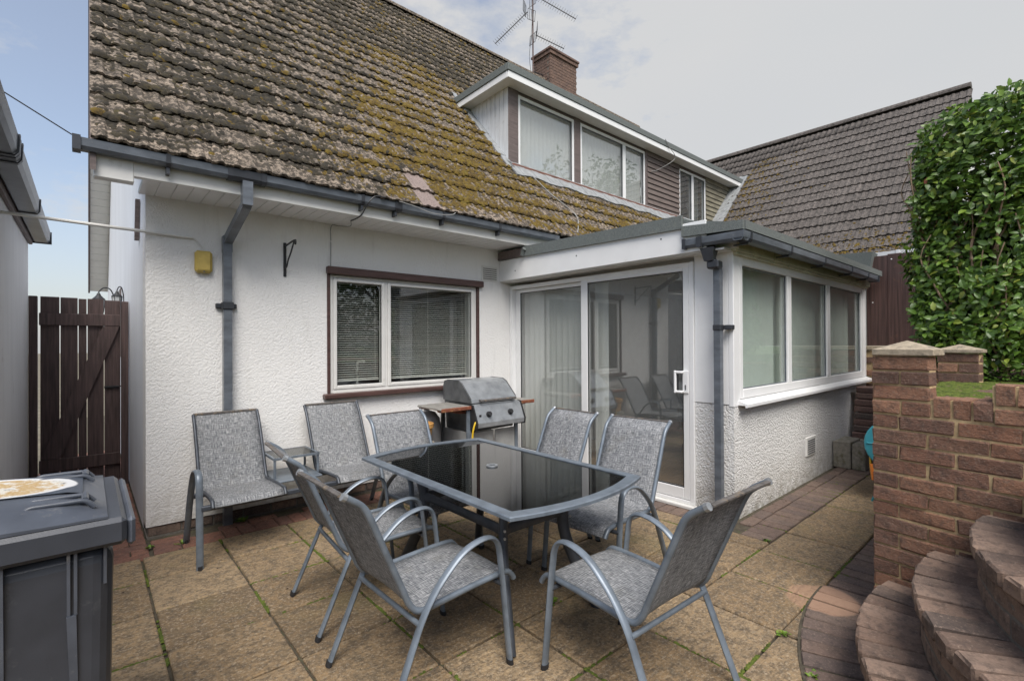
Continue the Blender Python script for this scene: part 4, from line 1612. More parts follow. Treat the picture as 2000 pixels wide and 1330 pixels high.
stuff(scatter_mesh('roof_moss', CLV, CLF, mats, 'moss_gold', wr, base=(8.7, -3.4, 0)))
m = MB().box(8.95, 9.2, -3.40, 3.0, 0, 2.8)
m.prism([(8.96, 0), (15.2, 0), (15.2, 2.8), (WX, 5.95), (8.96, 2.8)], 'y', -3.395, -3.2)
m.build('wall', 'render', nh)
ng = MB().prism([(8.62, 2.76), (8.62, 2.70), (8.57, 2.66), (8.52, 2.665), (8.50, 2.70), (8.495, 2.765), (8.502, 2.765), (8.508, 2.70), (8.524, 2.674), (8.568, 2.67), (8.612, 2.705), (8.612, 2.76)], 'y', -3.5, -1.0).build('gutter', 'white_gutter', nh)
for y in (-2.98, -2.62, -2.2):
    MB().box(8.488, 8.625, y - 0.02, y + 0.02, 2.655, 2.772).build('joint', 'white_gutter', ng)
MB().box(8.63, 8.66, -3.5, -1.0, 2.60, 2.76).build('fascia', 'upvc', nh)


# ================================================================ sun room (flat-roofed porch)
XP, YP = 3.646, -2.775
sr = thing('sun_room', 'white flat-roofed porch with sliding glass door and long side window', 'porch', (XP, YP, 0))

m = MB()
m.box(XP, XP + 0.22, YP + 0.0, -2.440, -0.02, 0.925)          # short return beside the door
m.box(XP + 0.22, 7.66, YP, YP + 0.20, -0.02, 0.925)           # dwarf wall below the window
m.box(7.56, 7.66, YP + 0.20, -0.0, -0.02, 2.40)
m.build('wall', 'render_coarse', sr)
m = MB().box(XP + 0.05, 7.56, YP + 0.2, -0.005, 0.0, 0.045)
m.build('floor', 'wood_floor', sr)
m = MB().box(XP + 0.10, 7.56, YP + 0.10, -0.004, 2.205, 2.215)
m.build('ceiling', 'inner', sr)
MB().box(7.52, 7.558, YP + 0.2, -0.01, 0.05, 2.2).build('inner_lining', 'inner', sr)
MB().box(XP + 0.1, 7.52, -0.045, -0.003, 0.05, 2.2).build('inner_lining', 'inner', sr)

# sliding door
m = MB()
m.cbox(XP - 0.022, XP + 0.075, -0.055, -0.004, 0.03, 2.150, 0.004)      # wall jamb
m.cbox(XP - 0.022, XP + 0.075, -2.438, -2.395, 0.03, 2.150, 0.004)      # outer jamb
m.cbox(XP - 0.021, XP + 0.074, -2.395, -0.055, 2.108, 2.150, 0.004)     # head
m.cbox(XP - 0.021, XP + 0.074, -2.395, -0.055, 0.03, 0.062, 0.004)      # track
door = m.build('sliding_door', 'upvc', sr)


def leaf(y0, y1, x0, x1, z0, z1, wl, wr, wb, wt):
    """door leaf in the plane of x; y0 nearer the house"""
    m = MB()
    m.cbox(x0, x1, y0 - wl, y0, z0, z1, 0.005)
    m.cbox(x0, x1, y1, y1 + wr, z0, z1, 0.005)
    m.cbox(x0 + .001, x1 - .001, y1 + wr, y0 - wl, z0, z0 + wb, 0.005)
    m.cbox(x0 + .001, x1 - .001, y1 + wr, y0 - wl, z1 - wt, z1, 0.005)
    o = m.build('door_leaf', 'upvc', sr)
    xc = (x0 + x1) / 2
    MB().box(xc - 0.003, xc + 0.003, y1 + wr - .012, y0 - wl + .012, z0 + wb - .012, z1 - wt + .012).build('pane', 'glass', o)
    s = MB()
    a, b, c, d = y1 + wr, y0 - wl, z0 + wb, z1 - wt
    s.box(x0 + .006, x0 + .016, a, a + .007, c, d)
    s.box(x0 + .006, x0 + .016, b - .007, b, c, d)
    s.box(x0 + .006, x0 + .016, a + .007, b - .007, c, c + .007)
    s.box(x0 + .006, x0 + .016, a + .007, b - .007, d - .007, d)
    s.build('gasket', 'cap_rubber', o)
    return o


leaf(-0.058, -1.225, XP + 0.034, XP + 0.072, 0.066, 2.104, 0.083, 0.073, 0.10, 0.040)
dl = leaf(-1.160, -2.392, XP - 0.018, XP + 0.030, 0.066, 2.120, 0.090, 0.055, 0.10, 0.042)
h = MB().cbox(XP - 0.030, XP - 0.0185, -2.392, -2.335, 1.000, 1.200, 0.005)
ho = h.build('handle', 'upvc', dl)
m = MB()
m.cbox(XP - 0.078, XP - 0.0305, -2.352, -2.285, 1.176, 1.196, 0.005)
m.cbox(XP - 0.078, XP - 0.0305, -2.352, -2.285, 1.004, 1.024, 0.005)
m.cbox(XP - 0.080, XP - 0.058, -2.300, -2.278, 1.000, 1.200, 0.006)
m.build('grip', 'upvc', dl)
MB().cbox(XP - 0.036, XP - 0.0305, -2.372, -2.360, 1.03, 1.075, 0.002).build('keyhole', 'steel_dark', dl)
MB().cbox(XP - 0.062, XP - 0.057, -2.318, -2.300, 1.03, 1.17, 0.002).build('grip_insert', 'black', dl)
MB().cbox(XP - 0.070, XP + 0.07, -2.45, -0.01, 0.0, 0.029, 0.005).build('threshold', 'upvc_grey', sr)
# white corner panel beside the door and corner post
MB().cbox(XP - 0.004, XP + 0.07, -2.735, -2.440, 0.930, 2.20, 0.004).build('corner_panel', 'upvc', sr)
MB().cbox(XP - 0.006, XP + 0.11, YP - 0.004, -2.736, 0.915, 2.20, 0.004).build('corner_post', 'upvc', sr)

# side window
m = MB()
ring(m, 3.758, 7.56, 0.972, 2.186, 0.062, 0.115, 0.078, 0.092, YP - 0.002, YP + 0.07, 0.005)
for a, b in ((4.838, 4.936), (6.040, 6.150)):
    m.cbox(a, b, YP, YP + 0.068, 1.051, 2.093, 0.004)
sw = m.build('window', 'upvc', sr)
for a, b in ((3.818, 4.840), (4.934, 6.042), (6.148, 7.447)):
    MB().box(a - .004, b + .004, YP + 0.034, YP + 0.040, 1.046, 2.098).build('pane', 'glass_side', sw)
    s = MB()
    ring(s, a, b, 1.050, 2.094, 0.009, 0.009, 0.009, 0.009, YP + 0.018, YP + 0.030, 0.001)
    s.build('gasket', 'gutter', sw)
MB().cbox(7.56, 7.655, YP - 0.006, YP + 0.19, 0.93, 2.20, 0.004).build('end_post', 'upvc', sr)
m = MB().prism([(YP - 0.080, 0.912), (YP - 0.080, 0.936), (YP - 0.0, 0.966), (YP + 0.02, 0.966), (YP + 0.02, 0.926), (YP - 0.060, 0.926), (YP - 0.064, 0.908)], 'x', 3.715, 7.70)
m.build('sill', 'upvc', sr)
# floor vent
m = MB().cbox(5.285, 5.575, YP - 0.014, YP + 0.01, 0.250, 0.445, 0.004)
fv = m.build('floor_vent', 'upvc_grey', sr)
for c in (5.325, 5.435):
    for k in range(7):
        MB().box(c, c + 0.098, YP - 0.018, YP - 0.0145, 0.270 + 0.0225 * k, 0.280 + 0.0225 * k).build('slot', 'steel_dark', fv)

# roof: fascias, felt edges, deck
MB().cbox(3.462, 3.482, -2.640, -0.003, 2.200, 2.448, 0.003).build('fascia', 'upvc', sr)
for y, z in ((-0.30, 2.30), (-1.25, 2.345), (-2.23, 2.355)):
    MB().lathe([(0.008, 3.4595), (0.007, 3.4625)], (0, y, z), 8, 'x').build('screw', 'steel_dark', sr)
MB().box(3.483, XP + 0.05, -2.78, -0.004, 2.190, 2.204).build('soffit', 'upvc_grey', sr)
m = MB()
m.hexa([(3.47, -2.44, 2.42), (7.70, -2.44, 2.42), (7.70, -0.01, 2.46), (3.47, -0.01, 2.46), (3.47, -2.44, 2.50), (7.70, -2.44, 2.50), (7.70, -0.01, 2.535), (3.47, -0.01, 2.535)])
m.hexa([(3.47, -2.93, 2.325), (7.70, -2.93, 2.325), (7.70, -2.4405, 2.38), (3.47, -2.4405, 2.38), (3.47, -2.93, 2.375), (7.70, -2.93, 2.375), (7.70, -2.4405, 2.48), (3.47, -2.4405, 2.48)])
m.build('roof', 'felt', sr)
m = MB()
m.hexa([(3.440, -2.435, 2.405), (3.4615, -2.435, 2.405), (3.4615, -0.48, 2.445), (3.440, -0.48, 2.445), (3.440, -2.435, 2.520), (3.4695, -2.435, 2.520), (3.4695, -0.48, 2.560), (3.440, -0.48, 2.560)])
m.build('felt_edge', 'felt', sr)
m = MB().hexa([(3.442, -0.479, 2.448), (3.4615, -0.479, 2.448), (3.4615, -0.003, 2.456), (3.442, -0.003, 2.456), (3.442, -0.479, 2.545), (3.4615, -0.479, 2.545), (3.4615, -0.003, 2.553), (3.442, -0.003, 2.553)])
m.build('felt_edge', 'trim_faded', sr)
m = MB().hexa([(3.435, -2.945, 2.315), (3.4695, -2.945, 2.315), (3.4695, -2.436, 2.335), (3.435, -2.436, 2.335), (3.435, -2.945, 2.385), (3.4695, -2.945, 2.385), (3.4695, -2.436, 2.425), (3.435, -2.436, 2.425)])
m.build('felt_edge', 'felt', sr)
MB().box(3.47, 7.70, -2.955, -2.931, 2.318, 2.386).build('felt_edge', 'felt', sr)
MB().tube(smooth_path([(3.43, -0.50, 2.53), (3.435, -0.47, 2.50), (3.44, -0.45, 2.455)], 4), 0.028, 8).build('felt_roll', 'felt', sr)
MB().cbox(3.600, 7.70, -2.822, -2.780, 2.188, 2.32, 0.003).build('fascia', 'upvc_green', sr)
MB().cbox(3.598, 3.64, -2.83, -2.65, 2.205, 2.32, 0.003).build('fascia_return', 'upvc_grey', sr)
MB().cbox(3.640, 7.66, -2.808, -2.777, 2.165, 2.187, 0.003).build('quarter_trim', 'upvc_green', sr)
# gutter along the side with a short return on the door side
GA, GB = 2.232, 2.304
gp = gutter_profile(-2.872, -2.960, GA, GB)
pg = MB().prism(gp, 'x', 3.425, 7.46)
pg.prism([(3.512 + (p[0] + 2.872), p[1]) for p in gp], 'y', -2.958, -2.47)
pgo = pg.build('gutter', 'gutter', sr)
for x in (3.56, 4.42, 5.35, 6.3, 7.0):
    mm = MB().prism(gutter_profile(-2.868, -2.967, GA - .007, GB + .004, .006), 'x', x - .014, x + .014)
    mm.box(x - .012, x + .012, -2.93, -2.823, GA - 0.018, GA - 0.0075)
    mm.build('bracket', 'gutter_dark', pgo)
MB().box(3.408, 3.526, -2.475, -2.455, GA - 0.006, GB + 0.006).build('stop_end', 'gutter_dark', pgo)
MB().box(7.46, 7.475, -2.975, -2.858, GA - 0.006, GB + 0.006).build('stop_end', 'gutter_dark', pgo)
m = MB().box(3.410, 3.526, -2.62, -2.58, GA - 0.007, GB + 0.005)
m.build('joint', 'gutter_dark', pgo)
# downpipe at the corner with shaped hopper
DX, DY = 3.555, -2.692
m = MB().tube(fillet([(3.490, -2.655, 2.22), (3.490, -2.655, 2.135), (DX, DY, 2.06), (DX, DY, -0.02)], 0.03, 3), 0.0385, 4, up=(1, 0, 0))
pdo = m.build('downpipe', 'gutter', sr)
m = MB()
m.hexa([(3.462, -2.690, 2.110), (3.520, -2.690, 2.110), (3.520, -2.620, 2.110), (3.462, -2.620, 2.110), (3.440, -2.712, 2.215), (3.530, -2.712, 2.215), (3.530, -2.598, 2.215), (3.440, -2.598, 2.215)])
m.cbox(3.470, 3.560, -2.735, -2.635, 2.045, 2.110, 0.012)
m.build('hopper', 'gutter_dark', pdo)
m = MB().cbox(DX - 0.033, DX + 0.035, DY - 0.033, DY + 0.033, 1.545, 1.592, 0.005)
m.cbox(DX + 0.02, XP - 0.006, DY - 0.098, DY - 0.035, 1.55, 1.588, 0.005)
m.build('clip', 'gutter_dark', pdo)
# felt-clad parapet at the party line
m = MB().hexa([(7.70, -2.80, 2.30), (7.90, -2.80, 2.30), (7.90, -0.6, 2.36), (7.70, -0.6, 2.36), (7.66, -2.86, 2.66), (7.94, -2.86, 2.66), (7.94, -0.6, 2.76), (7.66, -0.6, 2.76)])
m.box(7.70, 7.90, -2.76, -0.1, 0.0, 2.30)
m.build('parapet', 'felt', sr)

# ---- blinds hung inside
def vertical_blind(label, p0, p1, z0, z1, n, w, ang, mat, group=None):
    p0, p1 = Vector(p0), Vector(p1)
    t = thing('vertical_blind', label, 'blind', (p0.x, p0.y, z0), 0.0, group)
    d = (p1 - p0)
    base_ang = math.atan2(d.y, d.x)
    me = bpy.data.meshes.new('slat')
    k = 6
    vs, fs = [], []
    for i in range(k + 1):
        s = -w / 2 + w * i / k
        b = 0.008 * (1 - (2 * i / k - 1) ** 2)
        vs += [(s, b, 0), (s, b, z1 - z0)]
    fs = [(2 * i, 2 * i + 2, 2 * i + 3, 2 * i + 1) for i in range(k)]
    me.from_pydata(vs, [], fs)
    me.shade_smooth()
    me.materials.append(M[mat])
    for i in range(n):
        q = d * ((i + 0.5) / n)
        link('slat', me, None, t, (q.x, q.y, 0), (0, 0, base_ang + ang + random.uniform(-0.06, 0.06)))
    hr = MB().tube([(0, 0, z1 - z0 + 0.012), (d.x, d.y, z1 - z0 + 0.012)], 0.018, 6)
    hr.build('head_rail', 'upvc', t, base=(0, 0, 0))
    return t


vertical_blind('cream vertical blind drawn behind the left sliding door pane', (XP + 0.15, -0.12, 0), (XP + 0.15, -1.12, 0), 0.09, 2.12, 11, 0.092, 0.35, 'slat')
vertical_blind('bunched cream vertical blind at the edge of the right door pane', (XP + 0.15, -1.26, 0), (XP + 0.15, -1.36, 0), 0.09, 2.12, 5, 0.085, 1.1, 'slat')
vertical_blind('grey vertical blind behind the porch side window', (3.86, YP + 0.16, 0), (7.42, YP + 0.16, 0), 1.0, 2.14, 43, 0.092, -0.30, 'slat_grey')
vertical_blind('pale vertical blind behind the left dormer window', (4.30, 0.60, 0), (5.40, 0.60, 0), 3.95, 4.93, 13, 0.092, -0.18, 'slat')
vertical_blind('pale vertical blind behind the middle dormer window', (5.62, 0.60, 0), (7.36, 0.60, 0), 3.95, 4.93, 20, 0.095, -0.18, 'slat')
vertical_blind('dim curtain blind behind the far right dormer window', (9.20, 0.66, 0), (9.64, 0.66, 0), 3.95, 4.93, 6, 0.07, 0.9, 'slat_grey')


def venetian(label, x0, x1, z0, z1, y=0.14):
    t = thing('venetian_blind', label, 'blind', (x0, y, z0))
    w = 0.024
    me = bpy.data.meshes.new('slat')
    n = 4
    vs = []
    for i in range(n + 1):
        s = -w / 2 + w * i / n
        b = 0.0022 * (1 - (2 * i / n - 1) ** 2)
        vs += [(0, s, b), (x1 - x0, s, b)]
    me.from_pydata(vs, [], [(2 * i, 2 * i + 1, 2 * i + 3, 2 * i + 2) for i in range(n)])
    me.shade_smooth()
    me.materials.append(M['slat_alu'])
    z = z0 + 0.02
    while z < z1 - 0.03:
        link('slat', me, None, t, (0, 0, z - z0), (R(13) + random.uniform(-.03, .03), random.uniform(-.0012, .0012), 0))
        z += 0.0222
    MB().box(x0, x1, y - .013, y + .013, z0 - 0.004, z0 + 0.010).build('bottom_rail', 'slat_alu', t)
    MB().box(x0, x1, y - .015, y + .015, z1 - 0.03, z1).build('head_rail', 'slat_alu', t)
    for fx in ((0.08, 0.92) if x1 - x0 < 0.7 else (0.06, 0.5, 0.94)):
        MB().tube([(x0 + (x1 - x0) * fx, y - .014, z0), (x0 + (x1 - x0) * fx, y - .014, z1)], 0.0016, 4).build('cord', 'slat_alu', t)
    return t


venetian('white venetian blind in the narrow left kitchen pane', 1.44, 1.94, 1.085, 2.075)
venetian('white venetian blind in the wide right kitchen pane', 2.00, 3.06, 1.085, 2.075)
# things standing on the kitchen window ledge
tap = MB()
tap.tube(smooth_path([(1.74, 0.20, 0.93), (1.74, 0.20, 1.22), (1.75, 0.20, 1.265), (1.80, 0.20, 1.275), (1.82, 0.20, 1.262)], 5), 0.011, 8)
tap.lathe([(0.05, 0.93), (0.05, 0.955), (0.015, 0.965)], (1.74, 0.20, 0), 12)
tag(tap.build('kitchen_tap', 'upvc', base=(1.74, 0.20, 0.93), smooth=40), 'white curved tap behind the narrow left kitchen pane', 'tap').location = (1.74, 0.20, 0.93)
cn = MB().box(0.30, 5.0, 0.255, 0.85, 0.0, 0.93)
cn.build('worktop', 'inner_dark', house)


# ================================================================ garden furniture
def sling(m, prof, v0, v1, nv=6, sag=0.010):
    """fabric between two rails: prof is [(u, z)] with running length for the weave"""
    n = len(prof)
    vs, uv = [], []
    ln = 0.0
    for i, (u, z) in enumerate(prof):
        if i:
            ln += math.hypot(u - prof[i - 1][0], z - prof[i - 1][1])
        a = Vector((prof[min(i + 1, n - 1)][0] - prof[max(i - 1, 0)][0], prof[min(i + 1, n - 1)][1] - prof[max(i - 1, 0)][1])).normalized()
        nx, nz = -a.y, a.x
        for j in range(nv + 1):
            t = j / nv
            s = sag * (1 - (2 * t - 1) ** 2) * math.sin(math.pi * i / (n - 1)) ** 0.5
            vs.append((u - nx * s, v0 + (v1 - v0) * t, z - nz * s))
            uv.append((v0 + (v1 - v0) * t, ln))
    fs = [(i * (nv + 1) + j, i * (nv + 1) + j + 1, (i + 1) * (nv + 1) + j + 1, (i + 1) * (nv + 1) + j) for i in range(n - 1) for j in range(nv)]
    me = bpy.data.meshes.new('fabric')
    me.from_pydata(vs, [], fs)
    lay_ = me.uv_layers.new(name='UVMap')
    off = random.uniform(0, 9)
    for lp in me.loops:
        lay_.data[lp.index].uv = (uv[lp.vertex_index][0] + off, uv[lp.vertex_index][1] + off * 0.7)
    me.shade_smooth()
    me.materials.append(M['fabric'])
    me.update()
    return me


# rail outline of an armchair, front to top of the back (u, z)
RAIL = [(0.322, 0.352), (0.300, 0.381), (0.262, 0.397), (0.10, 0.396), (-0.12, 0.384), (-0.185, 0.386), (-0.228, 0.424), (-0.262, 0.50), (-0.335, 0.668), (-0.392, 0.802), (-0.418, 0.848), (-0.448, 0.875), (-0.495, 0.905)]
RAILS = [(p.x, p.z) for p in smooth_path([(u, 0, z) for u, z in RAIL], 4)]
ARM = fillet([(0.262, 0, 0.0), (0.222, 0, 0.40), (0.196, 0, 0.605), (0.02, 0, 0.592), (-0.165, 0, 0.435), (-0.356, 0, 0.0)], [0.05, 0.13, 0.16, 0.16], 7)


def make_chair(name, label, x, y, deg, var):
    t = thing(name, label, 'chair', (x, y, 0), R(deg) if deg else 1e-5, 'grey mesh armchairs round the glass table')
    rnd_ = random.Random(var)
    link('fabric', sling(None, RAILS, -0.222, 0.222), None, t)
    t.children[-1].modifiers.new('thick', 'SOLIDIFY').thickness = 0.0035
    for s in (-1, 1):
        MB().tube([(u, s * 0.228, z) for u, z in RAILS], 0.0135, 8, 0.0135, up=(0, 1, 0)).build('side_rail', 'frame', t, base=(0, 0, 0), smooth=50)
        a = [(p.x, s * (0.262 + 0.006 * (1 - p.z / 0.6)), p.z) for p in ARM]
        MB().tube(a, 0.0105, 10, 0.019, up=(0, 1, 0)).build('leg_frame', 'frame', t, base=(0, 0, 0), smooth=50)
        for (u, z, uu) in ((0.262, 0.0, 0.259), (-0.356, 0.0, -0.350)):
            MB().tube([(u, s * 0.268, 0.0), (uu, s * 0.268, 0.022)], 0.0135, 8, 0.0215, up=(0, 1, 0)).build('foot_cap', 'cap_rubber', t, base=(0, 0, 0))
        MB().lathe([(0.007, 0.0), (0.007, 0.012), (0.004, 0.014)], (0.225, s * 0.278 - 0.0, 0.39), 8, 'y').build('bolt', 'silver', t, base=(0, 0, 0)) if False else None
    MB().tube([(-0.497, -0.214, 0.906), (-0.497, 0.214, 0.906)], 0.0125, 6, 0.006, up=(0, 0, 1)).build('top_bar', 'bar_rusty', t, base=(0, 0, 0))
    for s in (-1, 1):
        MB().tube([(-0.485, s * 0.228, 0.899), (-0.499, s * 0.228, 0.9075)], 0.0155, 8).build('rail_cap', 'steel', t, base=(0, 0, 0))
    MB().tube([(-0.205, -0.262, 0.352), (-0.205, 0.262, 0.352)], 0.0115, 8).build('rear_brace', 'frame', t, base=(0, 0, 0), smooth=50)
    MB().tube([(0.226, -0.262, 0.365), (0.226, 0.262, 0.365)], 0.0115, 8).build('front_brace', 'frame_dark', t, base=(0, 0, 0), smooth=50)
    return t


make_chair('armchair', 'grey mesh armchair nearest the camera on the left of the table', 0.846, -2.625, 0.9, 1)
make_chair('armchair', 'grey mesh armchair tucked behind the nearest left one, half hidden by it', 0.892, -1.904, -4.7, 2)
make_chair('armchair', 'grey mesh armchair at the near end, its back toward the brick steps', 1.462, -3.291, 87.9, 3)
make_chair('armchair', 'grey mesh armchair at the far table end, below the kitchen window', 1.498, -1.572, -89.3, 4)
make_chair('armchair', 'grey mesh armchair right of the table, before the left door pane', 2.119, -1.959, 179.3, 5)
make_chair('armchair', 'grey mesh armchair right of the table, before the right door pane', 2.147, -2.600, 185.1, 6)

# ---- table
TZ = 0.725
tb = thing('patio_table', 'rectangular patio table with smoked glass top and grey bowed metal frame', 'table', (1.462, -2.312, 0), 0.0)


def table_outline(hx, hy, bulge, n=12):
    pts = []
    for k in range(n + 1):
        t = -1 + 2 * k / n
        pts.append((hx * t, -hy - bulge * (1 - t * t)))
    for k in range(n + 1):
        t = 1 - 2 * k / n
        pts.append((hx * t, hy + bulge * (1 - t * t)))
    return pts


o_, i_ = table_outline(0.472, 0.722, 0.085), table_outline(0.416, 0.670, 0.080)
m = MB()
n = len(o_)
for (za, zb) in ((TZ - 0.018, TZ),):
    vs = [(x, y, za) for x, y in o_] + [(x, y, zb - .004) for x, y in o_] + [(x * .992, y * .994, zb) for x, y in o_] + [(x, y, zb) for x, y in i_] + [(x, y, za) for x, y in i_]
    fs = []
    for r in range(5):
        for k in range(n):
            a, b = r * n + k, r * n + (k + 1) % n
            c, d = ((r + 1) % 5) * n + (k + 1) % n, ((r + 1) % 5) * n + k
            fs.append((a, b, c, d))
    m.add(vs, fs)
m.build('top_frame', 'frame', tb, base=(0, 0, 0))
MB().prism([(x * 1.002, y * 1.002) for x, y in i_], 'z', TZ - 0.012, TZ - 0.005).build('glass_top', 'glass_table', tb, base=(0, 0, 0))
pr_ = MB()
segs = 24
vs = []
for r, z in ((0.034, TZ - 0.004), (0.034, TZ + 0.003), (0.022, TZ + 0.003), (0.022, TZ - 0.004)):
    vs += [(r * math.cos(6.2832 * k / segs) + 0.015, r * math.sin(6.2832 * k / segs), z) for k in range(segs)]
pr_.add(vs, [(r * segs + k, r * segs + (k + 1) % segs, ((r + 1) % 4) * segs + (k + 1) % segs, ((r + 1) % 4) * segs + k) for r in range(4) for k in range(segs)])
pr_.build('parasol_ring', 'steel', tb, base=(0, 0, 0))
LEG = [(0.75, TZ - 0.026), (0.70, 0.60), (0.665, 0.50), (0.675, 0.40), (0.74, 0.28), (0.86, 0.12), (0.96, 0.0)]
for sx in (-1, 1):
    for sy in (-1, 1):
        path = smooth_path([(0.33 * k * sx, 0.57 * k * sy, z) for k, z in LEG], 5)
        lo = MB().tube(path, 0.033, 10, 0.024, up=(0.57 * sx, -0.33 * sy, 0)).build('leg', 'frame_dark', tb, base=(0, 0, 0), smooth=50)
        for dz in (0.0, -0.038):
            q = Vector((0.33 * .675 * sx, 0.57 * .675 * sy, 0.52 + dz)) + Vector((0.5 * sx, 0.866 * sy, 0)) * 0.030
            d_ = Vector((0.5 * sx, 0.866 * sy, 0))
            MB().tube([q, q + d_ * 0.010], 0.0065, 8).build('bolt', 'silver', lo, base=(0, 0, 0))
rx, ry, zz = 0.33 * 0.70, 0.57 * 0.70, 0.505
rect = [(-rx, -ry), (rx, -ry), (rx, ry), (-rx, ry)]
for k in range(4):
    a, b = Vector((*rect[k], zz)), Vector((*rect[(k + 1) % 4], zz))
    c = (a + b) / 2 * 1.0
    inn = -c.normalized() * 0.05
    inn.z = 0
    pth = fillet([a, a + (b - a) * 0.12 + inn, b - (b - a) * 0.12 + inn, b], 0.08, 5)
    MB().tube(pth, 0.010, 8, 0.028).build('stretcher', 'frame_dark', tb, base=(0, 0, 0), smooth=50)

# ---- companion bench by the wall
bn = thing('companion_bench', 'grey mesh double seat joined by a small glass table, against the wall', 'bench', (0.95, -0.55, 0), 0.0)
# profile in (distance from front toward the wall, z)
BR = [(-0.900, 0.385), (-0.880, 0.412), (-0.84, 0.425), (-0.62, 0.415), (-0.44, 0.400), (-0.395, 0.418), (-0.36, 0.48), (-0.285, 0.63), (-0.20, 0.79), (-0.155, 0.86), (-0.115, 0.905)]
BRS = [(p.x, p.z) for p in smooth_path([(u, 0, z) for u, z in BR], 4)]
for (x0, x1) in ((0.275, 0.742), (1.105, 1.600)):
    me = sling(None, BRS, -(x1 - 0.02), -(x0 + 0.02))
    # sling is built along u; turn u into world y
    for v in me.vertices:
        u, w, z = v.co
        v.co = (-w - 0.95, u + 0.55, z)
    me.flip_normals()
    fo = link('fabric', me, None, bn)
    fo.modifiers.new('thick', 'SOLIDIFY').thickness = 0.0035
    for x in (x0 + 0.010, x1 - 0.010):
        MB().tube([(x, u, z) for u, z in BRS], 0.0125, 8, up=(1, 0, 0)).build('side_rail', 'frame_dark', bn, smooth=50)
    MB().tube([(x0 + 0.01, -0.113, 0.908), (x1 - 0.01, -0.113, 0.908)], 0.011, 6).build('top_bar', 'bar_rusty', bn)
for x in (0.215, 1.655):
    pth = fillet([(x, -0.878, 0.0), (x, -0.862, 0.40), (x, -0.852, 0.625), (x, -0.66, 0.60), (x, -0.50, 0.40), (x, -0.30, 0.0)], [0.05, 0.10, 0.14, 0.14], 7)
    MB().tube(pth, 0.0105, 10, 0.021, up=(1, 0, 0)).build('leg_frame', 'frame', bn, smooth=50)
    for y in (-0.878, -0.303):
        MB().tube([(x, y, 0.0), (x, y, 0.025)], 0.014, 8, 0.023, up=(0, 1, 0)).build('foot_cap', 'cap_rubber', bn)
MB().cbox(0.222, 1.65, -0.875, -0.845, 0.365, 0.400, 0.006).build('front_beam', 'frame_dark', bn)
MB().cbox(0.222, 1.65, -0.46, -0.43, 0.350, 0.385, 0.006).build('rear_beam', 'frame_dark', bn)
m = MB()
for (a, b) in (((0.760, -0.50), (1.105, -0.50)), ((0.760, -0.17), (1.105, -0.17))):
    m.tube([(*a, 0.552), (*b, 0.552)], 0.012, 4)
for x in (0.765, 1.10):
    m.tube([(x, -0.505, 0.552), (x, -0.165, 0.552)], 0.012, 4)
tt = m.build('side_table_frame', 'frame', bn)
MB().box(0.77, 1.095, -0.49, -0.18, 0.553, 0.560).build('glass_shelf', 'glass_small', tt)
MB().cbox(0.76, 1.10, -0.60, -0.17, 0.385, 0.400, 0.004).build('lower_shelf', 'frame', tt)
for x, y in ((0.768, -0.495), (1.098, -0.495), (0.768, -0.178), (1.098, -0.178)):
    MB().tube([(x, y, 0.40), (x, y, 0.55)], 0.010, 6).build('upright', 'frame', tt)

# ---- gas barbecue
bq = thing('gas_barbecue', 'weathered silver gas barbecue on a trolley with worn side shelves', 'barbecue', (2.76, -0.45, 0), 0.0)
bx0, bx1, by0, by1 = 2.56, 3.13, -0.66, -0.16
# hood: side profile in (y, z)
HP = [(-0.665, 0.850), (-0.655, 0.885), (-0.50, 1.035), (-0.44, 1.062), (-0.24, 1.066), (-0.175, 1.045), (-0.155, 0.99), (-0.155, 0.850)]
m = MB().prism(HP, 'x', bx0 - 0.01, bx1 + 0.01)
hood = m.build('hood', 'steel', bq)
for x in (bx0 - 0.018, bx1 + 0.004):
    MB().prism([(y * 0.985 - 0.006, z + 0.004) for y, z in HP], 'x', x, x + 0.014).build('hood_end', 'steel_dark', hood)
m = MB().tube([(bx0 + 0.06, -0.715, 0.872), (bx1 - 0.04, -0.715, 0.872)], 0.012, 8)
for x in (bx0 + 0.09, bx1 - 0.07):
    m.tube([(x, -0.715, 0.872), (x, -0.655, 0.872)], 0.009, 6)
m.build('handle', 'bar_rusty', hood)
m = MB().prism([(-0.62, 0.56), (-0.66, 0.845), (-0.16, 0.845), (-0.20, 0.56)], 'x', bx0, bx1)
m.build('firebox', 'steel_dark', bq)
m = MB().prism([(-0.765, 0.615), (-0.772, 0.660), (-0.700, 0.825), (-0.664, 0.838), (-0.664, 0.600)], 'x', bx0 - 0.015, bx1 + 0.03)
cp = m.build('control_panel', 'steel', bq)
for x in (bx0 - 0.03, bx1 + 0.032):
    MB().prism([(-0.770, 0.602), (-0.780, 0.660), (-0.704, 0.834), (-0.650, 0.842), (-0.640, 0.580)], 'x', x, x + 0.014).build('panel_end', 'black', cp)
for x in (2.70, 2.985):
    k_ = MB()
    c = Vector((x, -0.742, 0.735))
    nrm_ = Vector((0, -0.917, 0.40))
    sd = Vector((1, 0, 0))
    upv = nrm_.cross(sd)
    for (r0, h0, h1) in ((0.030, 0.0, 0.012), (0.024, 0.012, 0.030)):
        vs = [c + (sd * math.cos(a) + upv * math.sin(a)) * r0 + nrm_ * h for h in (h0, h1) for a in [6.2832 * j / 14 for j in range(14)]]
        k_.add(vs, [tuple(range(14, 28))] + [(j, (j + 1) % 14, 14 + (j + 1) % 14, 14 + j) for j in range(14)])
    k_.build('knob', 'black', cp)
MB().box(2.58, 2.602, -0.752, -0.744, 0.722, 0.742).build('igniter', 'black', cp)


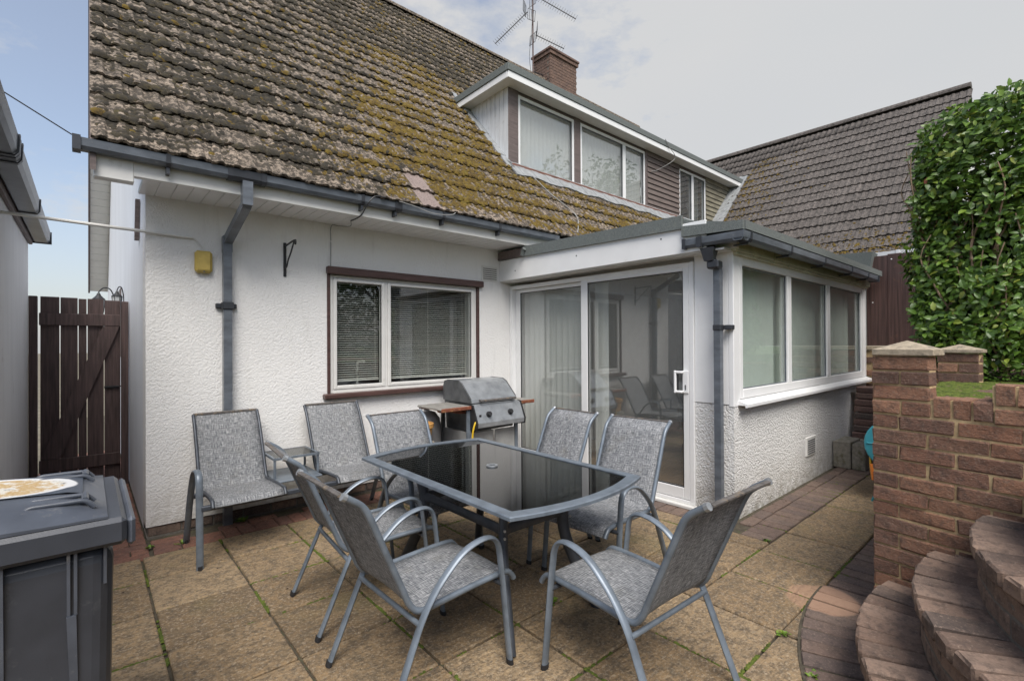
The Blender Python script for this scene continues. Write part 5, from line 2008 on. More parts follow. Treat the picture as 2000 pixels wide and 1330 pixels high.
def shelf(x0, x1):
    s = MB().cbox(x0, x1, -0.665, -0.225, 0.805, 0.826, 0.006).build('side_shelf', 'shelf_top', bq)
    MB().cbox(x0, x1, -0.682, -0.666, 0.792, 0.828, 0.005).build('edge_strip', 'shelf_wood', s)
    for y in (-0.60, -0.26):
        w = x1 - x0
        MB().prism([(x0 + 0.01, 0.804), (x1 - 0.01, 0.804), (x1 - 0.01, 0.745), (x0 + w * 0.72, 0.750), (x0 + w * 0.45, 0.772), (x0 + 0.02, 0.786)] if x0 < 2.5 else
                   [(x0 + 0.01, 0.804), (x1 - 0.01, 0.804), (x1 - 0.02, 0.786), (x0 + w * 0.55, 0.772), (x0 + w * 0.28, 0.750), (x0 + 0.01, 0.745)], 'y', y, y + 0.022).build('bracket', 'shelf_wood', s)
    return s


shelf(2.185, 2.545)
shelf(3.165, 3.400)
for x in (2.50, 3.13):
    for y in (-0.66, -0.20):
        MB().cbox(x, x + 0.042, y, y + 0.03, 0.03, 0.804, 0.004).build('leg', 'frame' if y < -0.5 else 'steel_dark', bq)
MB().box(2.545, 3.128, -0.235, -0.222, 0.10, 0.56).build('back_panel', 'cabinet', bq)
MB().cbox(2.548, 2.83, -0.655, -0.640, 0.10, 0.555, 0.004).build('cabinet_door', 'cabinet', bq)
MB().cbox(2.862, 3.126, -0.655, -0.640, 0.10, 0.555, 0.004).build('cabinet_door', 'cabinet', bq)
MB().box(2.515, 2.530, -0.64, -0.20, 0.10, 0.56).build('side_panel', 'cabinet', bq)
MB().cbox(2.50, 3.17, -0.66, -0.17, 0.075, 0.10, 0.005).build('base_shelf', 'steel_dark', bq)
for x in (2.52, 3.15):
    for y in (-0.645, -0.185):
        MB().lathe([(0.032, -0.014), (0.036, -0.010), (0.036, 0.010), (0.032, 0.014)], (x, y, 0.036), 14, 'x').build('castor', 'black', bq)
MB().tube(smooth_path([(2.64, -0.70, 0.69), (2.60, -0.735, 0.70), (2.535, -0.745, 0.672), (2.505, -0.74, 0.58), (2.498, -0.72, 0.42), (2.48, -0.60, 0.24), (2.42, -0.42, 0.30)], 6), 0.0095, 8).build('gas_hose', 'yellow_hose', bq, smooth=60)

gb = thing('gas_bottle', 'grey gas bottle standing under the barbecue side shelf by the wall', 'gas bottle', (2.33, -0.17, 0))
MB().lathe([(0.125, 0.0), (0.135, 0.02), (0.15, 0.06), (0.15, 0.58), (0.135, 0.67), (0.09, 0.735), (0.03, 0.755)], (2.33, -0.17, 0), 26).build('cylinder', 'gas', gb, smooth=40)
MB().lathe([(0.03, 0.75), (0.03, 0.80), (0.018, 0.81)], (2.33, -0.17, 0), 12).build('valve', 'steel_dark', gb)
po = MB().lathe([(0.085, 0.50), (0.088, 0.51), (0.105, 0.625), (0.118, 0.632), (0.120, 0.672), (0.112, 0.676), (0.104, 0.668), (0.098, 0.60)], (2.12, -0.42, 0), 26)
pot = thing('flower_pot', 'small orange terracotta pot between the far chair and the barbecue', 'plant pot', (2.12, -0.42, 0))
po.build('bowl', 'pot', pot, smooth=40)
MB().cbox(2.02, 2.22, -0.52, -0.32, 0.0, 0.22, 0.008).build('stand_block', 'block', pot)
MB().cbox(2.025, 2.215, -0.515, -0.325, 0.225, 0.50, 0.008).build('stand_block', 'block', pot)

# ================================================================ wheelie bin
bnx0, bnx1, bny0, bny1 = -0.985, -0.262, -2.815, -2.262
wb = thing('wheelie_bin', 'charcoal wheelie bin with a faded sticker on its lid', 'bin', (-0.62, -2.54, 0))
m = MB()
m.hexa([(bnx0 + .13, bny0 + .045, 0.03), (bnx1 - .022, bny0 + .045, 0.03), (bnx1 - .022, bny1 - .045, 0.03), (bnx0 + .13, bny1 - .045, 0.03),
        (bnx0 + .02, bny0 + .020, 0.895), (bnx1 - .010, bny0 + .020, 0.895), (bnx1 - .010, bny1 - .020, 0.895), (bnx0 + .02, bny1 - .020, 0.895)])
body = m.build('body', 'bin', wb)
bv = body.modifiers.new('round', 'BEVEL')
bv.width = 0.045
bv.segments = 4
bv.limit_method = 'ANGLE'
yf = lambda z: bny0 + 0.020 + 0.025 * (0.895 - z) / 0.865      # the leaning side face
for (xa, xb, za, zb) in ((-0.371, -0.364, 0.725, 0.894), (-0.357, -0.350, 0.725, 0.894), (-0.372, -0.352, 0.28, 0.724), (-0.500, -0.488, 0.60, 0.894), (-0.296, -0.289, 0.79, 0.894), (-0.62, -0.60, 0.28, 0.894), (-0.80, -0.78, 0.28, 0.894)):
    o_s = 0.020 if zb - za > 0.3 else 0.0
    t_ = 0.010 if zb - za > 0.3 else 0.016
    MB().hexa([(xa + o_s * 0.8, yf(za) - t_ * 0.4, za), (xb + o_s * 0.4, yf(za) - t_ * 0.4, za), (xb + o_s * 0.4, yf(za) + 0.03, za), (xa + o_s * 0.8, yf(za) + 0.03, za),
               (xa, yf(zb) - t_, zb), (xb, yf(zb) - t_, zb), (xb, yf(zb) + 0.03, zb), (xa, yf(zb) + 0.03, zb)]).build('rib', 'bin_lid', body)
m = MB().cbox(bnx0 - .012, bnx1 + .016, bny0 - .014, bny1 + .014, 0.896, 0.972, 0.012)
rim = m.build('rim', 'bin', wb)
m = MB().cbox(bnx1 + .0165, bnx1 + .036, bny0 + .005, bny1 - .005, 0.885, 0.962, 0.008)
m.build('rear_flange', 'bin_lid', wb)
# lid: a dished cover, highest toward its middle, hinged on the right
m = MB()
nx, ny = 14, 12
vs = []
for i in range(nx + 1):
    for j in range(ny + 1):
        u, v = i / nx, j / ny
        x = bnx0 - .03 + (bnx1 - .025 - (bnx0 - .03)) * u
        y = bny0 - .004 + (bny1 + .004 - (bny0 - .004)) * v
        e = min(1.0, min(u, 1 - u) / 0.10) * min(1.0, min(v, 1 - v) / 0.13)
        e = e * e * (3 - 2 * e)
        z = 0.980 + 0.030 * e + 0.038 * e * (1 - u) ** 0.8 + 0.022 * max(0.0, 1 - u * 1.2)
        z -= 0.010 * math.exp(-((u - 0.5) / 0.34) ** 2 - ((v - 0.56) / 0.30) ** 2)
        vs.append((x, y, z))
fs = [(i * (ny + 1) + j, (i + 1) * (ny + 1) + j, (i + 1) * (ny + 1) + j + 1, i * (ny + 1) + j + 1) for i in range(nx) for j in range(ny)]
edge = [i * (ny + 1) for i in range(nx + 1)] + [nx * (ny + 1) + j for j in range(1, ny + 1)] + [i * (ny + 1) + ny for i in range(nx - 1, -1, -1)] + [j for j in range(ny - 1, 0, -1)]
b0 = len(vs)
vs += [(vs[k][0], vs[k][1], 0.9735) for k in edge]
for k in range(len(edge)):
    a, b = edge[k], edge[(k + 1) % len(edge)]
    fs.append((a, b0 + k, b0 + (k + 1) % len(edge), b))
m.add(vs, fs)
lid = m.build('lid', 'bin_lid', wb, smooth=45)
LX, LY = -0.56, -2.50


def lid_z(x, y):
    u, v = (x - (bnx0 - .03)) / (bnx1 - .025 - (bnx0 - .03)), (y - (bny0 - .004)) / (bny1 - bny0 + .008)
    e = min(1.0, min(u, 1 - u) / 0.10) * min(1.0, min(v, 1 - v) / 0.13)
    e = e * e * (3 - 2 * e)
    return 0.980 + 0.030 * e + 0.038 * e * (1 - u) ** 0.8 + 0.022 * max(0.0, 1 - u * 1.2) - 0.010 * math.exp(-((u - 0.5) / 0.34) ** 2 - ((v - 0.56) / 0.30) ** 2)


nx, ny = 12, 8
vs = [(LX + (-0.20 + 0.42 * i / nx), LY + (-0.125 + 0.26 * j / ny), 0) for i in range(nx + 1) for j in range(ny + 1)]
vs = [(x, y, lid_z(x, y) + 0.004) for x, y, _ in vs]
fs = [(i * (ny + 1) + j, (i + 1) * (ny + 1) + j, (i + 1) * (ny + 1) + j + 1, i * (ny + 1) + j + 1) for i in range(nx) for j in range(ny)]
me = MB().add([(x - LX - 0.01, y - LY - 0.005, z) for x, y, z in vs], fs).mesh('sticker', (0, 0, 0), True)
st_ = link('sticker', me, 'sticker', lid, (LX + 0.01 + 0.62, LY + 0.005 + 2.54, 0))
for y in (bny0 + 0.105, bny1 - 0.105):
    m = MB()
    z = 1.004
    m.tube(fillet([(bnx1 - .20, y - .035, z), (bnx1 - .185, y - .035, z + .014), (bnx1 - .070, y - .035, z + .012), (bnx1 - .052, y - .035, z - .010)], 0.02, 4), 0.0068, 8)
    m.tube(fillet([(bnx1 - .20, y + .035, z), (bnx1 - .185, y + .035, z + .014), (bnx1 - .070, y + .035, z + .012), (bnx1 - .052, y + .035, z - .010)], 0.02, 4), 0.0068, 8)
    m.tube([(bnx1 - .072, y - .035, z + .012), (bnx1 - .072, y + .035, z + .012)], 0.009, 8)
    m.build('hinge_loop', 'bin_lid', lid, smooth=50)
for y in (bny0 + 0.085, bny1 - 0.085):
    w = MB().lathe([(0.05, -0.024), (0.096, -0.024), (0.10, -0.014), (0.10, 0.014), (0.096, 0.024), (0.05, 0.024)], (bnx1 - 0.06, y, 0.10), 20, 'y').build('wheel', 'cap_rubber', wb)
    MB().lathe([(0.045, -0.028), (0.045, 0.028)], (bnx1 - 0.06, y, 0.10), 14, 'y').build('hub', 'bin', w)


# ================================================================ garage on the left
gr = thing('garage', 'white painted garage wall with dark gutter at the left edge', 'garage', (-0.754, 1.94, 0))
m = MB().box(-3.4, -0.754, -2.05, 1.94, -0.02, 2.46)
m.build('wall', 'garage_wall', gr)
MB().cbox(-0.752, -0.724, -2.1, 1.95, 2.415, 2.545, 0.004).build('fascia', 'trim_faded', gr)
MB().prism([(-3.6, 3.2), (-3.6, 3.12), (-0.70, 2.545), (-0.66, 2.60)], 'y', -2.15, 2.0).build('roof', 'felt', gr)
gg = MB().prism([(p[0], p[1]) for p in gutter_profile(-0.720, -0.600, 2.445, 2.550)], 'y', -2.1, 1.99).build('gutter', 'gutter', gr)
MB().box(-0.728, -0.592, 1.975, 1.995, 2.438, 2.556).build('stop_end', 'gutter_dark', gg)
for y in (-0.95, -0.80, 0.55):
    MB().prism(gutter_profile(-0.718, -0.592, 2.438, 2.554, 0.006), 'y', y - 0.016, y + 0.016).build('bracket', 'gutter_dark', gg)
MB().prism(gutter_profile(-0.719, -0.596, 2.441, 2.553, 0.006), 'y', -0.90, -0.85).build('joint', 'gutter_dark', gg)

# ---- side gate
gt = thing('side_gate', 'dark brown boarded side gate with diagonal brace between garage and house', 'gate', (-0.375, 1.94, 0))
MB().cbox(-0.752, -0.690, 1.92, 1.99, -0.02, 1.925, 0.004).build('post', 'timber_dark', gt)
MB().cbox(-0.066, -0.004, 1.92, 1.99, -0.02, 1.905, 0.004).build('post', 'timber_dark', gt)
edges = [-0.668, -0.533, -0.352, -0.228, -0.070]
tops = [1.928, 1.925, 1.922, 1.922]
xs_ = [(-0.672, -0.537, 1.926), (-0.529, -0.403, 1.924), (-0.396, -0.336, 1.917), (-0.328, -0.204, 1.921), (-0.196, -0.070, 1.913)]
for a, b, z in xs_:
    MB().cbox(a, b, 1.962, 1.984, 0.06, z, 0.003).build('board', 'timber_dark', gt)
MB().cbox(-0.680, -0.072, 1.930, 1.9615, 1.645, 1.765, 0.004).build('rail', 'timber_dark', gt)
MB().cbox(-0.680, -0.072, 1.930, 1.9615, 0.22, 0.34, 0.004).build('rail', 'timber_dark', gt)
MB().hexa([(-0.67, 1.932, 0.345), (-0.53, 1.932, 0.345), (-0.53, 1.9612, 0.345), (-0.67, 1.9612, 0.345),
           (-0.21, 1.932, 1.642), (-0.08, 1.932, 1.642), (-0.08, 1.9612, 1.642), (-0.21, 1.9612, 1.642)]).build('brace', 'timber_dark', gt)
m = MB().cbox(-0.20, -0.085, 1.950, 1.961, 1.005, 1.03, 0.002)
m.tube([(-0.19, 1.94, 1.017), (-0.03, 1.935, 1.025)], 0.006, 6)
m.build('latch', 'black', gt)


def wall_lantern(label, x, y, z, s, out):
    t = thing('wall_lantern', label, 'lantern', (x, y, z), 0.0)
    MB().lathe([(0.004 * s, 0.155 * s), (0.012 * s, 0.135 * s), (0.022 * s, 0.12 * s), (0.025 * s, 0.105 * s), (0.05 * s, 0.075 * s), (0.075 * s, 0.05 * s), (0.07 * s, 0.045 * s)], (0, 0, 0), 12).build('hood', 'black', t, base=(0, 0, 0))
    MB().lathe([(0.05 * s, -0.14 * s), (0.066 * s, 0.045 * s)], (0, 0, 0), 6).build('glass', 'lamp_glass', t, base=(0, 0, 0))
    f_ = MB()
    for k in range(6):
        a = k * math.pi / 3
        f_.tube([(0.052 * s * math.cos(a), 0.052 * s * math.sin(a), -0.14 * s), (0.069 * s * math.cos(a), 0.069 * s * math.sin(a), 0.045 * s)], 0.005 * s, 4)
    f_.build('cage', 'black', t, base=(0, 0, 0))
    MB().tube(smooth_path([(0, 0, 0.15 * s), (out * 0.3, 0, 0.21 * s), (out * 0.7, 0, 0.19 * s), (out * 0.95, 0, 0.05 * s), (out, 0, -0.1 * s)], 6), 0.008 * s, 6).build('arm', 'black', t, base=(0, 0, 0))
    MB().box(out - 0.006, out, -0.03, 0.03, -0.18 * s, 0.05 * s).build('back_plate', 'black', t, base=(0, 0, 0))
    return t


wall_lantern('black wall lantern above the gate, nearer the house corner', -0.062, 2.95, 2.00, 0.72, 0.064)
wall_lantern('black wall lantern above the gate, farther from the house corner', -0.20, 5.2, 2.10, 1.1, 0.20)
m = MB().box(-0.004, 0.0035, 3.55, 4.1, 1.3, 2.2)
m.build('side_window_reveal', 'trim', house)

# ---- conduit, yellow box, bracket, cables
cd = MB().tube([(-0.752, -0.022, 2.315), (-0.02, -0.022, 2.300), (0.30, -0.014, 2.296)], 0.0115, 8)
tag(cd.build('conduit', 'upvc_grey', base=(-0.752, -0.022, 2.315)), 'thin white conduit spanning from garage wall to house corner', 'pipe').location = (-0.752, -0.022, 2.315)
cb = MB().tube(smooth_path([(0.30, -0.012, 2.296), (0.325, -0.010, 2.275), (0.355, -0.010, 2.235), (0.365, -0.012, 2.20)], 4), 0.006, 6)
tag(cb.build('conduit_tail', 'upvc_grey', base=(0.30, -0.012, 2.296)), 'short grey cable running from conduit down to the yellow box', 'cable').location = (0.30, -0.012, 2.296)
yb = thing('alarm_box', 'yellowed plastic alarm box on the wall left of the tall downpipe', 'alarm box', (0.368, 0, 2.11))
b_ = MB().cbox(0.308, 0.428, -0.055, 0.0, 2.022, 2.197, 0.018).build('cover', 'yellow_box', yb)
MB().cbox(0.326, 0.410, -0.0585, -0.055, 2.045, 2.180, 0.0015).build('face_panel', 'yellow_box', yb)
MB().lathe([(0.006, -0.058), (0.004, -0.052)], (0.368, 0, 2.030), 8, 'y').build('screw', 'steel_dark', yb)
hb = thing('hanging_bracket', 'black iron hanging basket bracket left of the kitchen window', 'bracket', (0.988, 0, 2.05))
MB().cbox(0.976, 1.000, -0.012, 0.0, 2.048, 2.348, 0.003).build('back_plate', 'black', hb)
MB().tube(smooth_path([(0.988, -0.010, 2.315), (0.988, -0.16, 2.325), (0.988, -0.285, 2.328), (0.988, -0.300, 2.312), (0.988, -0.292, 2.290)], 5), 0.008, 6).build('arm', 'black', hb)
MB().tube(smooth_path([(0.988, -0.012, 2.115), (0.988, -0.06, 2.135), (0.988, -0.10, 2.185), (0.988, -0.17, 2.235), (0.988, -0.262, 2.322)], 5), 0.0065, 6).build('stay', 'black', hb)


def cable(name, label, pts, r, mat):
    o = MB().tube(smooth_path(pts, 6), r, 5).build(name, mat, base=pts[0])
    o.location = pts[0]
    return tag(o, label, 'cable')


cable('cable', 'black cable hanging from the gutter down past the soffit', [(1.66, -0.60, 2.745), (1.56, -0.595, 2.735), (1.50, -0.585, 2.66), (1.47, -0.50, 2.57), (1.46, -0.32, 2.560)], 0.006, 'black')
cable('cable', 'thin grey cable clipped down the wall above the kitchen window', [(1.46, -0.32, 2.560), (1.52, -0.16, 2.55), (1.46, -0.04, 2.565), (1.40, -0.010, 2.56), (1.395, -0.008, 2.40), (1.394, -0.008, 2.18)], 0.004, 'wire')
cable('cable', 'pale loose wire lying along the front gutter', [(1.80, -0.585, 2.742), (1.95, -0.60, 2.722), (2.15, -0.60, 2.690), (2.35, -0.598, 2.71), (2.42, -0.585, 2.745)], 0.004, 'wire')
cable('cable', 'pale loose wire trailing down the mossy roof below the dormer', [(4.30, 0.28, roof_z(0.28) + 0.09), (4.42, 0.05, roof_z(0.05) + 0.075), (4.62, -0.22, roof_z(-0.22) + 0.075), (4.45, -0.42, roof_z(-0.42) + 0.075), (4.32, -0.52, roof_z(-0.52) + 0.07)], 0.006, 'wire')
cable('cable', 'white wire looped over the dormer fascia above the brown boards', [(7.70, 0.27, 5.20), (7.85, 0.27, 5.08), (8.05, 0.28, 4.93), (7.80, 0.46, 4.72), (7.55, 0.47, 4.62)], 0.006, 'wire')
cable('telephone_wire', 'thin black telephone wire from the garage to the gutter end', [(-3.0, -0.9, 4.12), (-1.7, -0.75, 3.42), (-0.40, -0.56, 2.74)], 0.004, 'black')
wv = MB()
for k, (dy, dz) in enumerate(((0, 0), (0.06, -0.05), (0.02, -0.09))):
    wv.tube(smooth_path([(-0.33, 1.55 + dy, 5.06 + dz * 0.5), (-0.42, 1.50 + dy, 5.12 + dz), (-0.50, 1.48, 5.20 + dz * 0.6), (-0.56, 1.46, 5.22 + 0.3 * dz)], 4), 0.007, 5)
wv.tube([(-0.49 + 0.028 * math.cos(a), 1.48, 5.235 + 0.028 * math.sin(a)) for a in [6.2832 * k / 12 for k in range(12)]], 0.006, 5, closed=True, up=(0, 1, 0))
tag(wv.build('cable_hook', 'black', base=(-0.33, 1.55, 5.06)), 'black cable hook sticking out from the roof verge', 'hook').location = (-0.33, 1.55, 5.06)

# ================================================================ boundary fence and wall
fn = thing('boundary_wall', 'low brick boundary wall with stone top at the end of the path', 'wall', (7.72, -2.80, 0))
MB().box(7.728, 7.90, -3.82, -2.70, -0.02, 1.325).build('mortar', 'mortar', fn)
for k in range(15):
    y = -2.72 - (0.0 if k % 2 else 0.12)
    while y > -3.80:
        e = max(y - 0.24, -3.80)
        link('brick', random.choice(brick_me), None, fn, (7.762 - 7.72, (y + e) / 2 + 2.80, k * 0.0885 + 0.042), (0, 0, math.pi / 2), ((y - e - .0105) / .2425, 1, 1.03))
        y = e
MB().cbox(7.705, 7.93, -3.82, -2.68, 1.328, 1.385, 0.006).build('coping', 'cap_stone', fn)
fp = thing('fence_panel', 'tall dark red-brown boarded fence panel between porch and hedge', 'fence', (7.80, -3.3, 1.385))
y = -2.70
k = 0
while y > -4.6:
    w = random.choice((0.148, 0.150, 0.152))
    top = 2.640 - 0.030 * abs(math.sin(k * 1.3)) - 0.02 * (y + 2.7) * -0.5
    MB().cbox(7.79 + 0.006 * (k % 2), 7.812 + 0.006 * (k % 2), y - w, y, 1.388, top, 0.003).build('board', 'fence_wood', fp)
    y -= w - 0.002
    k += 1
for z in (1.55, 2.45):
    MB().cbox(7.82, 7.86, -4.6, -2.70, z, z + 0.07, 0.004).build('rail', 'fence_wood', fp)
for y, z in ((-2.82, 2.55), (-3.04, 2.55), (-2.83, 1.98)):
    MB().lathe([(0.009, 7.787), (0.006, 7.792)], (0, y, z), 8, 'x').build('nail', 'upvc', fp)

# ---- loose blocks and bricks at the end of the path
def single_block(name, label, x0, x1, y0, y1, z0, z1, mat, rot, cat, group=None, seed=0):
    o = link(name, worn_box(name, x1 - x0, y1 - y0, z1 - z0, 0.008, 0.004, 300 + seed, mat), None, None, ((x0 + x1) / 2, (y0 + y1) / 2, (z0 + z1) / 2), (0, 0, rot))
    return tag(o, label, cat, group)


single_block('concrete_block', 'mossy concrete block on end against the porch wall', 6.16, 6.58, -2.955, -2.785, 0.0, 0.30, 'block', 0.0, 'block', 'concrete blocks by the porch wall', 1)
single_block('concrete_block', 'plain grey concrete block on end, right of the mossy block', 6.17, 6.45, -3.085, -2.965, 0.0, 0.285, 'block', 0.02, 'block', 'concrete blocks by the porch wall', 2)
stk = [(6.75, 0.30), (6.80, 0.38), (6.83, 0.455), (6.85, 0.53), (6.87, 0.61), (6.88, 0.69), (6.92, 0.77), (6.93, 0.845)]
MB_ = MB().cbox(6.62, 7.5, -3.10, -2.80, 0.0, 0.262, 0.006)
sb_ = thing('block_step', 'low grey block plinth carrying the pile of loose bricks', 'block', (7.06, -2.95, 0))
MB_.build('plinth', 'block', sb_)
ordn = ['lowest', 'second', 'third', 'fourth', 'fifth', 'sixth', 'seventh', 'topmost']
for k, (x, z) in enumerate(stk):
    single_block('loose_brick', ordn[k] + ' loose brick in the stepped pile between porch and garden wall' if k else 'lowest loose brick in the stepped pile between porch and garden wall',
                 x, x + 0.24, -2.93 - 0.012 * (k % 3) - 0.10, -2.90 - 0.012 * (k % 2) + 0.08, z - 0.038, z + 0.032, 'stack_brick', random.uniform(-.10, .10), 'brick', 'pile of loose bricks', 20 + k)

# ---- hose reel
hr = thing('hose_reel', 'teal hose reel with yellow hose, half hidden behind the brick pier', 'hose reel', (5.15, -3.56, 0))
hc = (5.15, -3.56, 0.52)
for x in (5.045, 5.245):
    m = MB().lathe([(0.215, x), (0.225, x + .006), (0.225, x + .014), (0.215, x + .020)], (0, hc[1], hc[2]), 26, 'x')
    fl = m.build('flange', 'teal', hr)
    r_ = MB()
    for k in range(8):
        a = k * math.pi / 4
        r_.tube([(x - 0.004, hc[1] + 0.06 * math.cos(a), hc[2] + 0.06 * math.sin(a)), (x - 0.004, hc[1] + 0.20 * math.cos(a), hc[2] + 0.20 * math.sin(a))], 0.008, 5)
    r_.build('spoke', 'teal', fl)
MB().lathe([(0.07, 5.066), (0.07, 5.245)], (0, hc[1], hc[2]), 18, 'x').build('drum', 'teal', hr)
hs = []
for k in range(150):
    a = k * 0.42
    hs.append((5.078 + 0.155 * (0.5 - 0.5 * math.cos(k * 0.042)), hc[1] + (0.10 + 0.0006 * k) * math.cos(a), hc[2] + (0.10 + 0.0006 * k) * math.sin(a)))
hs += [(5.10, hc[1] + 0.19, 0.45), (5.08, hc[1] + 0.18, 0.30), (5.06, hc[1] + 0.165, 0.20)]
MB().tube(hs, 0.0095, 6).build('hose', 'yellow_hose', hr, smooth=60)
MB().tube([(5.055, hc[1] + 0.165, 0.33), (5.05, hc[1] + 0.15, 0.19)], 0.019, 10).build('connector', 'orange', hr)
m = MB()
for x in (5.02, 5.285):
    m.tube([(x, hc[1] + 0.16, 0.0), (x, hc[1], 0.52), (x, hc[1] - 0.16, 0.0)], 0.010, 6)
m.tube([(5.02, hc[1], 0.50), (5.285, hc[1], 0.50)], 0.012, 6)
m.build('stand', 'teal', hr)

# ================================================================ hedge
hd = thing('hedge', 'tall glossy dark green hedge in the raised bed at right', 'hedge', (5.6, -5.2, 1.085))
HX0, HY1 = 5.06, -3.705


def hedge_top(y):
    return float(np.interp(-y, [3.70, 3.74, 3.80, 3.95, 4.10, 4.30, 4.6, 6.6], [2.97, 3.14, 3.23, 3.31, 3.35, 3.40, 3.44, 3.49]))


def hedge_leaves(n, depth):
    out = []
    r = random.Random(77)
    while len(out) < n:
        kind = r.random()
        dpt = r.expovariate(1 / depth)
        if kind < 0.62:
            y = r.uniform(-5.6, HY1)
            z = r.uniform(1.22, hedge_top(y) + 0.02)
            bulge = 0.05 * math.sin(y * 5.1 + 1) + 0.04 * math.sin(z * 4.3 + y * 2) + 0.04 * math.sin(z * 11 + y * 13)
            p = (HX0 + bulge + dpt - 0.05, y, z)
            nr = Vector((-1, 0.25, 0.25))
        elif kind < 0.84:
            x = r.uniform(HX0, 6.6)
            z = r.uniform(1.22, 2.95)
            bulge = 0.04 * math.sin(z * 5.0 + x * 3) + 0.04 * math.sin(z * 13 + x * 7)
            p = (x, HY1 + bulge - dpt * 0.8 + 0.03, z)
            nr = Vector((-0.2, 1, 0.3))
        else:
            y = r.uniform(-5.6, HY1)
            x = r.uniform(HX0, 6.4)
            p = (x, y, hedge_top(y) + 0.07 * math.sin(x * 6 + y * 9) - dpt * 0.6 + 0.03)
            nr = Vector((-0.2, 0.1, 1))
        hole = value_noise(np.array([p[1] * 1.0 + 20]), np.array([p[2]]), 44, 4.5)[0]
        if dpt < 0.12 and hole > 0.72 and r.random() < 0.7:
            continue
        nr = (nr.normalized() + Vector((r.gauss(0, .45), r.gauss(0, .45), r.gauss(0.25, .35)))).normalized()
        a = r.uniform(0, 6.2832)
        t1 = nr.orthogonal().normalized()
        t2 = nr.cross(t1)
        d = (t1 * math.cos(a) + t2 * math.sin(a) + nr * 0.30 + Vector((0, 0, 0.15))).normalized()
        s = r.uniform(0.030, 0.086)
        tone = min(0.93, max(0.0, r.gauss(0.46, 0.22)))
        if r.random() < 0.03:
            tone = r.uniform(0.86, 0.95)
        if r.random() < 0.0012:
            tone = 1.0
        out.append((p, rot_to(tuple(d), tuple(nr)) * s, tone, d))
    return out


HLV, HLF = leaf_shape(1.0, 0.56, 0.07)
hl = hedge_leaves(33000, 0.19)
hl.sort(key=lambda q: (Vector(q[0]) - CAM).length if in_view(q[0]) and q[0][0] < HX0 + 0.16 else 99)
leaf_me = []
for k in range(24):
    me = bpy.data.meshes.new('leaf')
    me.from_pydata(HLV, [], HLF)
    at = me.color_attributes.new('tone', 'FLOAT_COLOR', 'POINT')
    tn = [0.15, 0.3, 0.4, 0.5, 0.6, 0.7, 0.8, 0.9][k % 8]
    for d in at.data:
        d.color = (tn, tn, tn, 1)
    me.materials.append(M['leaf'])
    leaf_me.append(me)
foliage_parts = hl[:300]
fo_ = scatter_mesh('foliage', HLV, HLF, [(q[1], q[0]) for q in hl[300:]], 'leaf', hd, False, [q[2] for q in hl[300:]], base=(5.6, -5.2, 1.085))
stuff(fo_)
for q in foliage_parts:
    me = leaf_me[min(range(8), key=lambda j: abs([0.15, 0.3, 0.4, 0.5, 0.6, 0.7, 0.8, 0.9][j] - q[2]))]
    A = q[1]
    o = link('leaf', me, None, hd)
    o.matrix_local = Matrix(((A[0, 0], A[0, 1], A[0, 2], q[0][0] - 5.6), (A[1, 0], A[1, 1], A[1, 2], q[0][1] + 5.2), (A[2, 0], A[2, 1], A[2, 2], q[0][2] - 1.085), (0, 0, 0, 1)))
rs = random.Random(5)
for k in range(60):
    y = rs.uniform(-5.0, HY1 - 0.04)
    z0 = rs.uniform(1.1, 2.3)
    x = HX0 + rs.uniform(-0.07, 0.08)
    pts = [(x + 0.10, y, z0)]
    for j in range(4):
        pts.append((pts[-1][0] + rs.uniform(-0.07, 0.03), pts[-1][1] + rs.uniform(-0.09, 0.09), pts[-1][2] + rs.uniform(0.14, 0.26)))
    MB().tube(smooth_path(pts, 3), [0.010 - 0.0005 * i for i in range(13)], 5).build('stem', 'twig', hd)
for k in range(5):
    y = -3.95 - 0.33 * k
    MB().tube(smooth_path([(5.18, y, 1.06), (5.15, y + 0.05, 1.35), (5.25, y - 0.04, 1.8), (5.2, y, 2.6)], 4), [0.035 - 0.0018 * i for i in range(13)], 7).build('trunk', 'bark', hd)
M['hedge_core'] = simple('dark_hedge_filler', (0.018, 0.026, 0.012), 0.95, var=0.5, scale=20)
MB().hexa([(5.42, -5.6, 1.30), (6.5, -5.6, 1.30), (6.5, -3.96, 1.30), (5.42, -3.96, 1.30), (5.42, -5.6, 3.15), (6.5, -5.6, 3.15), (6.5, -4.03, 2.92), (5.42, -4.03, 2.92)]).build('dark_filler', 'hedge_core', hd)  # solid dark block added inside the hedge so no sky light shows through

# ivy creeping over the bed below the hedge
mats, tones = [], []
for k in range(700):
    px, py = 4.92 + abs(rs.gauss(0, 0.20)), rs.uniform(-5.2, -3.95)
    a = rs.uniform(0, 6.3)
    mats.append((rot_to((math.cos(a), math.sin(a), rs.uniform(-.2, .5)), (rs.gauss(-0.3, .3), rs.gauss(0, .3), 1)) * rs.uniform(0.03, 0.055), (px, py, 1.135 + abs(rs.gauss(0, 0.05)))))
    tones.append(rs.uniform(0.0, 0.4))
iv = stuff(scatter_mesh('ivy', HLV, HLF, mats, 'leaf', None, False, tones))
iv['label'] = 'dark ivy leaves creeping over the bed below the hedge'
iv['category'] = 'ivy'

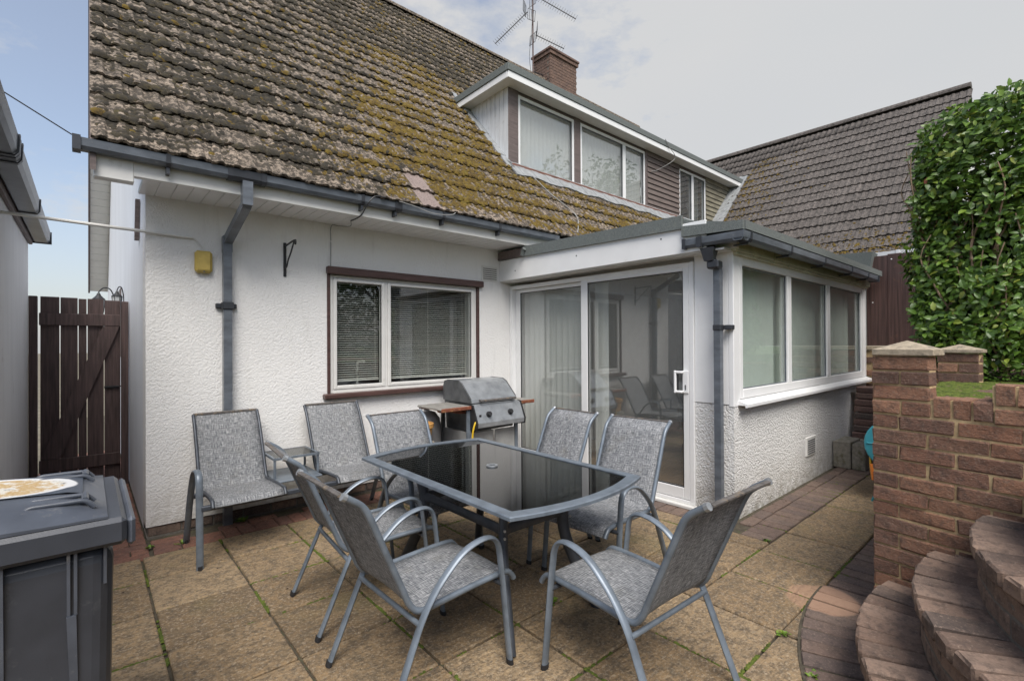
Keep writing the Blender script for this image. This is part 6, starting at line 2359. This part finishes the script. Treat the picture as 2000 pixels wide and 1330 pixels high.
# ================================================================ garden behind the viewer, seen in the window glass
def garden_tree(label, x, y, z, h, rad, n, seed):
    r = random.Random(seed)
    t = thing('garden_tree', label, 'tree', (x, y, z), 0.0, 'trees seen only in the window glass')
    MB().tube(smooth_path([(0, 0, -0.1), (0.1, 0.05, h * 0.25), (0.0, 0.1, h * 0.55), (0.1, 0, h * 0.9)], 4), [0.05 * rad * (1 - 0.07 * i) for i in range(13)], 8).build('trunk', 'bark', t, base=(0, 0, 0))
    blobs = []
    for k in range(16):
        a, e = r.uniform(0, 6.28), r.uniform(0.35, 1.0)
        q = (rad * 0.75 * math.cos(a) * r.uniform(0.3, 1), rad * 0.75 * math.sin(a) * r.uniform(0.3, 1), h * e)
        blobs.append((q, r.uniform(0.25, 0.5) * rad))
        MB().tube([(0.05, 0.05, h * e * 0.6), (q[0] * 0.6, q[1] * 0.6, q[2] * 0.88), q], [0.03 * rad, 0.016 * rad, 0.006 * rad], 5).build('limb', 'bark', t, base=(0, 0, 0))
    ms, tn = [], []
    for k in range(n):
        (c, br) = blobs[k % len(blobs)]
        d = Vector((r.gauss(0, 1), r.gauss(0, 1), r.gauss(0, 0.8))).normalized() * br * r.uniform(0.4, 1.05) ** 0.6
        dr = Vector((r.gauss(0, 1), r.gauss(0, 1), r.gauss(0, .5)))
        ms.append((rot_to(tuple(dr), (r.gauss(0, .5), r.gauss(0, .5), 1)) * r.uniform(0.16, 0.30), (c[0] + d.x, c[1] + d.y, c[2] + d.z)))
        tn.append(r.uniform(0.1, 0.9))
    stuff(scatter_mesh('crown', HLV, HLF, ms, 'leaf_tree', t, False, tn))
    return t


garden_tree('tall loose tree mirrored in the dormer window panes', 17.5, -9.0, 1.0, 9.2, 2.6, 3200, 1)
garden_tree('dense garden tree mirrored in the kitchen window, left one', 3.5, -13.0, 1.1, 6.5, 2.8, 3600, 2)
garden_tree('dense garden tree mirrored in the kitchen window, right one', 8.5, -13.5, 1.1, 6.0, 2.8, 3600, 3)
ms, tn = [], []
rs = random.Random(9)
for k in range(9000):
    px = rs.uniform(-4, 14)
    ms.append((rot_to((rs.gauss(0, 1), rs.gauss(0, 1), rs.gauss(0, .6)), (rs.gauss(0, .4), 1, 0.6)) * rs.uniform(0.12, 0.24), (px, -11.0 - rs.expovariate(3), rs.uniform(1.1, 3.0 + 0.3 * math.sin(px * 1.7)))))
    tn.append(rs.uniform(0.0, 0.7))
gh = scatter_mesh('garden_hedge', HLV, HLF, ms, 'leaf_tree', None, False, tn)
tag(gh, 'clipped hedge at the far end of the lawn, mirrored in the kitchen window', 'hedge')
